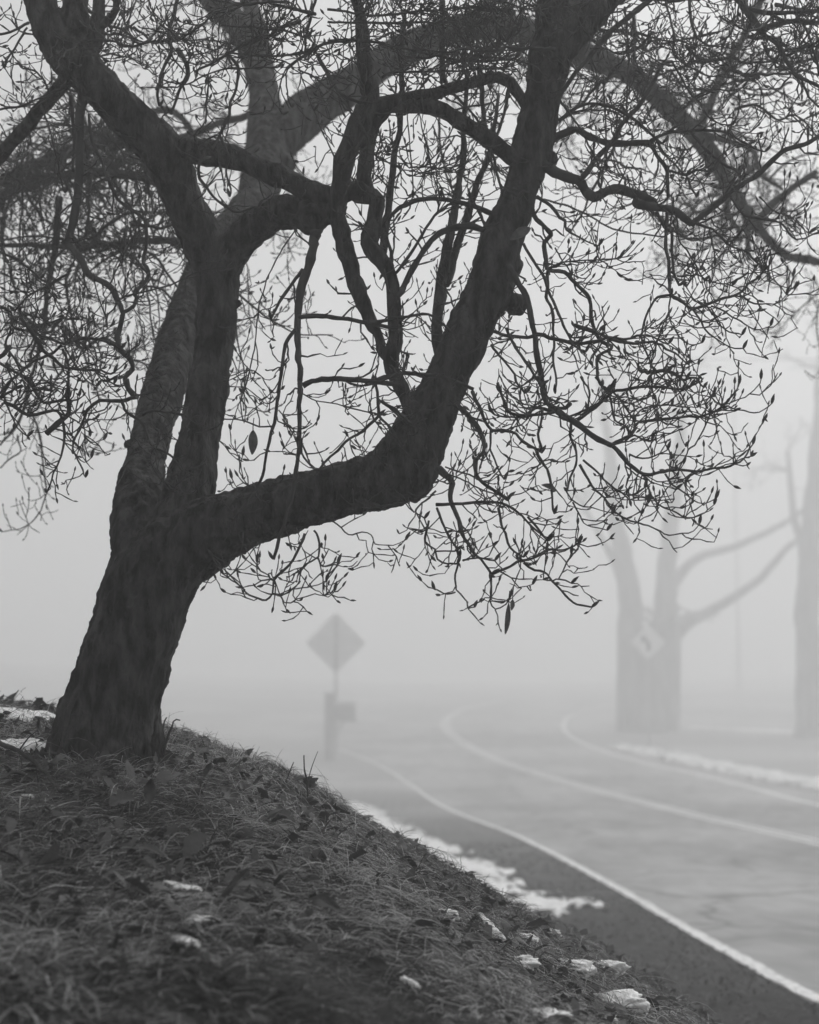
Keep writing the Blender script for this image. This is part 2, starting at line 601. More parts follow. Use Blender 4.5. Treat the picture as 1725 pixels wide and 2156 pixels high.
TRUNK = [
    [(190, 1690, 222, 7.5), (203, 1640, 214, 7.5), (212, 1600, 202, 7.5), (222, 1540, 188, 7.5), (235, 1480, 184, 7.5), (258, 1400, 184, 7.5),
     (282, 1330, 186, 7.5), (305, 1262, 186, 7.5), (332, 1195, 176, 7.52)],
    # right limb
    [(318, 1220, 165, 7.5), (352, 1180, 165, 7.5), (405, 1148, 150, 7.48), (470, 1112, 132, 7.42), (560, 1080, 120, 7.36), (650, 1052, 114, 7.3), (735, 1030, 116, 7.28),
     (800, 1013, 126, 7.28), (852, 973, 134, 7.3), (886, 915, 116, 7.32), (905, 880, 108, 7.33), (930, 830, 98, 7.34), (965, 750, 98, 7.36), (1000, 670, 98, 7.38),
     (1033, 600, 96, 7.4), (1056, 510, 88, 7.42), (1090, 414, 79, 7.45), (1113, 345, 78, 7.48), (1127, 300, 80, 7.5), (1140, 210, 86, 7.5),
     (1156, 130, 92, 7.5), (1164, 60, 70, 7.5), (1166, -60, 58, 7.5)],
    [(1150, 160, 80, 7.5), (1180, 95, 82, 7.5), (1220, 45, 84, 7.55), (1290, -40, 78, 7.7)],
    # middle stem
    [(330, 1215, 140, 7.55), (360, 1140, 130, 7.6), (388, 1060, 104, 7.64), (404, 1000, 94, 7.68), (422, 900, 92, 7.72), (440, 800, 84, 7.76), (453, 700, 78, 7.8),
     (457, 620, 84, 7.82), (452, 560, 98, 7.82), (440, 515, 96, 7.82)],
    [(452, 575, 84, 7.82), (424, 505, 92, 7.8), (384, 425, 86, 7.76), (360, 355, 88, 7.72), (334, 312, 92, 7.7), (296, 272, 90, 7.68), (216, 187, 84, 7.62),
     (152, 125, 92, 7.6), (100, 50, 66, 7.6), (75, -40, 58, 7.6)],
    [(165, 140, 70, 7.6), (158, 60, 60, 7.62), (160, -40, 54, 7.66)],
    [(458, 580, 80, 7.82), (500, 512, 76, 7.76), (548, 472, 74, 7.7), (592, 446, 70, 7.62), (640, 446, 66, 7.55), (692, 446, 60, 7.48), (716, 440, 44, 7.42)],
    # stem leaning away behind
    [(245, 1380, 120, 7.5), (262, 1290, 116, 7.52), (280, 1200, 112, 7.55), (288, 1130, 104, 7.62), (292, 1060, 98, 7.75), (308, 970, 84, 8.0), (326, 900, 78, 8.2), (350, 800, 82, 8.6), (392, 665, 80, 9.2), (432, 570, 80, 9.7), (488, 484, 82, 10.2),
     (538, 420, 80, 10.6), (556, 350, 88, 11.0), (566, 285, 92, 11.3), (556, 200, 64, 11.7), (544, 110, 58, 12.1), (527, 10, 34, 12.5), (524, -60, 30, 12.8)],
    [(566, 318, 90, 11.2), (632, 250, 94, 11.4), (700, 205, 82, 11.6), (765, 160, 72, 11.8), (850, 104, 66, 12.0), (960, 62, 60, 12.2), (1080, 56, 58, 12.4),
     (1180, 88, 54, 12.5), (1245, 122, 50, 12.5), (1320, 152, 46, 12.5), (1375, 195, 44, 12.5), (1420, 237, 44, 12.5), (1468, 285, 42, 12.5), (1510, 342, 38, 12.5),
     (1542, 402, 31, 12.5), (1580, 455, 23, 12.5), (1622, 508, 18, 12.5), (1662, 540, 17, 12.5), (1725, 552, 16, 12.5), (1790, 590, 13, 12.5)],
    [(548, 130, 60, 12.0), (500, 52, 56, 12.1), (450, 0, 50, 12.2), (420, -50, 44, 12.3)],
]
mb = MB()
for k, ch in enumerate(TRUNK):
    P, R = nodes_world(ch, .05)
    a = np.arange(len(P))
    P = P + .006 * np.stack([fbm(np.stack([a * .13, a * 0 + k * 7.1, a * 0 + j], -1), 2) for j in range(3)], -1) * (R[:, None] / .1)
    R = R * (1 + .04 * fbm(np.stack([a * .3, a * 0 + k * 3.3, a * 0], -1), 2))
    tube(mb, P, R, 24)
# root flare
for ang in (-2.7, -2.0, -1.2, -.5, .25, 1.2, 2.2):
    c = tree_base + np.array([math.cos(ang), math.sin(ang), 0]) * .085
    e = tree_base + np.array([math.cos(ang), math.sin(ang), 0]) * (.145 + .016 * math.sin(ang * 5))
    e[2] = float(ground_z(e[0], e[1])) - .05
    P = spline([np.append(c + [.02, 0, .15], .042), np.append(c * .45 + e * .55 + [0, 0, .05], .036), np.append(e, .022)], .02)
    tube(mb, P[:, :3], P[:, 3], 14)
# burls and pruning collars
for x, y, w, d in [(862, 1012, 96, 7.26), (1085, 640, 46, 7.44), (1160, 335, 34, 7.45), (656, 458, 80, 7.5), (604, 446, 84, 7.56), (1080, 560, 40, 7.42),
                   (1160, 245, 30, 7.5), (268, 935, 16, 8.1), (600, 345, 50, 11.1), (500, 640, 20, 7.8)]:
    c = at(x, y, d * NS)
    r = w * .5 * d * NS / FPX
    th = np.linspace(-1, 1, 9)
    P = c + np.outer(th * r, [0.2, 0.1, .97])
    tube(mb, P, r * np.sqrt(np.maximum(1 - th ** 2, .02)), 12)
tmp_me = mb.mesh("trunk_raw")
tmp = bpy.data.objects.new("trunk_raw", tmp_me)
COL.objects.link(tmp)
rm = tmp.modifiers.new("remesh", 'REMESH')
rm.mode = 'VOXEL'
rm.voxel_size = .0052
sm = tmp.modifiers.new("smooth", 'SMOOTH')
sm.factor = .5
sm.iterations = 5
dg = bpy.context.evaluated_depsgraph_get()
ev = tmp.evaluated_get(dg)
tm = bpy.data.meshes.new_from_object(ev)
bpy.data.objects.remove(tmp)
n = len(tm.vertices)
co = np.zeros(n * 3)
tm.vertices.foreach_get("co", co)
co = co.reshape(-1, 3)
no = np.zeros(n * 3)
tm.vertex_normals.foreach_get("vector", no)
no = no.reshape(-1, 3)
# bark: long plates low on the trunk, finer above
q = co.copy()
q[:, 0] += q[:, 2] * -.28                     # follow the lean
q = q / NS
plates = fbm(q * np.array([17, 17, 4.2]), 4)
low = sstep(3.35, 2.75, co[:, 2])
limb_m = sstep(-.60, -.48, co[:, 0]) * sstep(3.35, 3.12, co[:, 2])
plates = plates * (1 - limb_m) + limb_m * fbm(q * np.array([5., 17, 17]), 4)
low = low * (1 - .45 * limb_m)
ridge = 1 - np.abs(plates)
disp = NS * ((ridge - .6) * (.005 + .012 * low) + .008 * fbm(co * np.array([60, 60, 34]), 3) + .010 * fbm(co * 6.5, 2))
# hollows of two old cuts
for x, y, d, rr in [(607, 437, 7.46, .034), (656, 460, 7.44, .03)]:
    c = at(x, y, d * NS)
    rr *= NS
    dd = np.hypot(co[:, 0] - c[0], co[:, 2] - c[2]) + 9. * ((co[:, 1] > c[1] + .14) | (co[:, 1] < c[1] - .12) | (no[:, 1] > .1))
    disp -= .04 * np.exp(-(dd / rr) ** 2)
    disp += .011 * np.exp(-((dd - rr * 1.5) / (rr * .5)) ** 2)
# long folded scar where the stems join
sc = np.array([at(x_, y_, d_ * NS) for x_, y_, d_ in ((255, 1290, 7.25), (290, 1225, 7.25), (330, 1170, 7.25), (345, 1100, 7.3), (346, 1060, 7.4))])
SCR = spline(sc, .03)
dmin = np.min(np.linalg.norm(co[:, None, [0, 2]] - SCR[None, :, [0, 2]], axis=2), axis=1)
disp -= .016 * np.exp(-(dmin / .014) ** 2) * (no[:, 1] < 0)
co = co + no * disp[:, None]
tm.vertices.foreach_set("co", (co - tree_base).ravel())
ta = tm.attributes.new("tone", 'FLOAT', 'POINT')
tm.polygons.foreach_set("use_smooth", np.ones(len(tm.polygons), bool))
tm.update()
tm.materials.clear()
tm.materials.append(M_BARK)
trunk = bpy.data.objects.new("trunk", tm)
COL.objects.link(trunk)
trunk.parent = TREE

# secondary limbs, each a mesh of its own
LIMBS = [
    [(338, 318, 52, 7.85), (372, 314, 52, 7.74), (415, 316, 52, 7.64), (500, 335, 50, 7.55), (600, 375, 48, 7.5), (675, 410, 46, 7.45), (740, 405, 42, 7.42), (785, 412, 40, 7.4)],
    [(160, 158, 34, 7.6), (108, 204, 31, 7.7), (60, 260, 29, 7.8), (0, 330, 27, 8.0), (-50, 385, 25, 8.1)],
    [(180, 140, 40, 7.6), (203, 60, 33, 7.6), (212, -40, 28, 7.6)],
    [(204, 62, 20, 7.6), (243, 22, 17, 7.55), (246, -40, 15, 7.5)],
    [(890, 905, 36, 7.3), (860, 850, 33, 7.26), (838, 805, 31, 7.26), (824, 762, 30, 7.26), (832, 702, 27, 7.27), (829, 642, 28, 7.28), (822, 582, 31, 7.3),
     (803, 548, 34, 7.32), (780, 510, 37, 7.34), (790, 462, 34, 7.37), (793, 420, 30, 7.4), (785, 404, 26, 7.42)],
    [(830, 775, 22, 7.28), (805, 738, 22, 7.3), (798, 714, 22, 7.3), (786, 690, 26, 7.3), (767, 642, 30, 7.32), (750, 594, 34, 7.34), (727, 534, 38, 7.36), (716, 486, 39, 7.38),
     (711, 440, 38, 7.38), (714, 400, 40, 7.38), (725, 340, 44, 7.38), (745, 290, 46, 7.38), (764, 245, 46, 7.4), (782, 205, 42, 7.4), (768, 120, 30, 7.4), (752, 0, 24, 7.4), (748, -50, 22, 7.4)],
    [(768, 412, 30, 7.45), (772, 312, 30, 7.45), (786, 265, 34, 7.45), (806, 228, 36, 7.45)],
    [(785, 222, 34, 7.42), (846, 211, 30, 7.42), (906, 199, 28, 7.44), (990, 173, 26, 7.46), (1057, 161, 25, 7.48), (1086, 186, 26, 7.48), (1108, 220, 28, 7.5)],
    [(790, 228, 34, 7.42), (846, 220, 32, 7.42), (918, 228, 33, 7.42), (966, 252, 35, 7.42), (1014, 283, 35, 7.44), (1062, 319, 36, 7.45), (1115, 350, 38, 7.48)],
    [(935, 760, 26, 7.5), (920, 690, 25, 7.58), (930, 594, 25, 7.66), (944, 510, 22, 7.72), (959, 426, 17, 7.78), (970, 370, 14, 7.82), (977, 271, 11, 7.88), (985, 150, 8, 7.95)],
    [(938, 600, 20, 7.7), (973, 486, 17, 7.76), (994, 420, 14, 7.8), (1014, 360, 12, 7.85), (1033, 312, 10, 7.9), (1050, 200, 8, 8.0)],
    [(806, 530, 18, 7.4), (812, 480, 17, 7.5), (820, 414, 15, 7.55), (832, 324, 14, 7.6), (844, 240, 13, 7.6), (846, 144, 11, 7.6), (850, 20, 9, 7.6)],
    [(330, 372, 26, 8.3), (300, 302, 26, 9.2), (250, 300, 24, 9.5), (170, 310, 23, 9.8), (80, 345, 22, 10.1), (0, 378, 20, 10.4), (-40, 392, 18, 10.5)],
    [(345, 395, 22, 8.4), (320, 378, 21, 9.0), (270, 368, 20, 9.4), (180, 363, 19, 9.8), (90, 377, 17, 10.1), (0, 408, 15, 10.4), (-40, 425, 14, 10.5)],
    [(420, 545, 16, 8.4), (385, 515, 15, 8.8), (330, 505, 14, 9.1), (250, 512, 13, 9.4), (170, 520, 12, 9.7), (80, 517, 11, 10.0), (-30, 515, 9, 10.2)],
    [(530, 240, 18, 11.6), (470, 258, 16, 11.6), (400, 282, 16, 11.6), (340, 310, 16, 11.5), (250, 345, 13, 11.4), (130, 400, 10, 11.3)],
    [(410, 285, 13, 11.6), (385, 250, 14, 11.6), (350, 230, 14, 11.6), (310, 240, 13, 11.6), (200, 290, 12, 11.6), (60, 360, 10, 11.6)],
    [(1478, 262, 19, 12.5), (1503, 199, 18, 12.4), (1541, 120, 17, 12.3), (1582, 48, 16, 12.2), (1620, -40, 14, 12.1)],
    [(1484, 281, 16, 12.5), (1520, 293, 12, 12.4), (1565, 305, 11, 12.4), (1590, 322, 11, 12.4), (1594, 345, 10, 12.4), (1611, 372, 9, 12.4), (1650, 400, 7, 12.4)],
    [(1575, 481, 15, 12.5), (1600, 458, 17, 12.5), (1650, 412, 15, 12.5), (1720, 360, 12, 12.4)],
    [(1534, 405, 13, 12.5), (1532, 450, 12, 12.5), (1551, 474, 10, 12.5), (1563, 510, 7, 12.5)],
    [(1568, 440, 15, 12.5), (1575, 486, 13, 12.5), (1577, 548, 8, 12.5)],
]
CROWN = MB()
# twig sources: (positions, radii, density, droop, max length)
SRC = []
NBR = 0


def bud(p, d, L, r, tone):
    d = d / (np.linalg.norm(d) + 1e-9)
    t = np.array([0, .18, .45, .75, 1.0])
    rr = r * np.array([.45, .85, 1.0, .6, .06])
    tube(CROWN, p + d * (t * L)[:, None], rr, 5, tone, cap=False)


def knobby(P, R, amp, s=.06):
    a = np.arange(len(P))
    sd = rnd.random() * 90
    off = np.stack([fbm(np.stack([a * .45, a * 0 + sd, a * 0 + 9. * j], -1), 2) for j in range(3)], -1)
    off[0] *= 0
    off[-1] *= 0
    return P + off * amp, R * (1 + .16 * fbm(np.stack([a * .8, a * 0 + sd, a * 0 + 50], -1), 2))


def grow(p, d, L, r0, lvl, u0, u1, tone, zig=.8):
    step = .032 * NS
    n = max(3, int(L / step))
    P, R = [np.array(p)], [r0]
    d = d / np.linalg.norm(d)
    side = np.cross(d, np.array([rnd.gauss(0, 1), rnd.gauss(0, 1), rnd.gauss(0, 1)]))
    side /= np.linalg.norm(side) + 1e-9
    sgn = 1
    rt = max(.00105, r0 * .55)
    kids = []
    for i in range(1, n + 1):
        t = i / n
        d = d + np.array([0, 0, 1.0]) * (u0 + (u1 - u0) * t) * .085 + side * sgn * zig * rnd.uniform(.3, 1) * (.55 if i % 2 else 1) \
            + np.array([rnd.gauss(0, .13), rnd.gauss(0, .13), rnd.gauss(0, .13)])
        d /= np.linalg.norm(d)
        if rnd.random() < .86: sgn = -sgn
        P.append(P[-1] + d * step * rnd.uniform(.7, 1.25))
        R.append((r0 + (rt - r0) * t) * (1.38 if i % 2 == 0 else .92))
        if lvl < 2 and i > 1 and rnd.random() < (.46 if lvl == 0 else .33):
            kids.append((P[-1], d.copy(), t, R[-1]))
    tube(CROWN, P, R, 4, tone, cap=False)
    bl = rnd.uniform(.010, .021)
    if rnd.random() < .82:
        bud(P[-1], d + np.array([0, 0, .35]), bl, bl * rnd.uniform(.14, .21), tone + .2)
    for kp, kd, t, kr in kids:
        ax = np.array([rnd.gauss(0, 1), rnd.gauss(0, 1) * .8, rnd.gauss(0, 1) + .25])
        nd = kd * .55 + ax / np.linalg.norm(ax) * .8
        kl = min(L * .65, rnd.uniform(.012, .07)) * (1 - .3 * t)
        if rnd.random() < .14:
            bud(kp, nd, bl * .7, bl * .13, tone + .15)
        else:
            grow(kp, nd, kl, max(.00115, kr * .78), lvl + 1, u1 * .6, u1 + .2, tone)


def sprout(P, R, dens, u0=0.2, u1=1.1, lmax=.34, start=.05, tone0=.18, cl=1.0):
    seg = np.linalg.norm(np.diff(P, axis=0), axis=1)
    S = np.concatenate([[0], np.cumsum(seg)])
    tot = S[-1]
    s = tot * start + rnd.random() * .05
    while s < tot:
        i = min(np.searchsorted(S, s), len(P) - 1)
        i = max(i, 1)
        t = P[i] - P[i - 1]
        t = t / (np.linalg.norm(t) + 1e-9)
        ax = np.array([rnd.gauss(0, 1), rnd.gauss(0, 1), rnd.gauss(0, 1)])
        ax -= t * np.dot(ax, t)
        ax /= np.linalg.norm(ax)
        d = ax * .8 + t * rnd.uniform(.2, 1.3)
        r = R[i]
        L = NS * lmax * rnd.uniform(.12, 1) ** 1.5
        grow(P[i] + ax * r * .7, d, max(L, .02), min(.0028, max(.0017, r * .5)), 0, u0 + rnd.gauss(0, .35), u1 + rnd.gauss(0, .3), tone0 + rnd.uniform(-.12, .15))
        if rnd.random() < .16 * cl:
            for _ in range(rnd.randint(3, 6)):
                e = t * rnd.uniform(-.2, 1.2) + np.array([rnd.gauss(0, .6), rnd.gauss(0, .6), rnd.gauss(.35, .6)])
                grow(P[i], e, rnd.uniform(.02, .06), .0016, 1, .3, 1.2, tone0 + .05)
        s += rnd.uniform(.5, 1.5) * .075 * NS / (dens * DENS)


def limb_obj(name, P, R, sides, mat):
    m_ = MB()
    tube(m_, P - tree_base, R, sides)
    o = m_.build(name, mat, TREE)
    return o


for k, nd in enumerate(LIMBS):
    P, R = nodes_world(nd, .045)
    big = R.mean() > .02
    P, R = knobby(P, R, .005 if big else .004)
    limb_obj("limb", P, R, 12, M_BARK if k < 12 else M_BRANCH)
    if k < 12:
        SRC.append((P, R, .55, .2, 1.0, .26))
    else:
        SRC.append((P, R, 1.3, -.9, .5, .5))

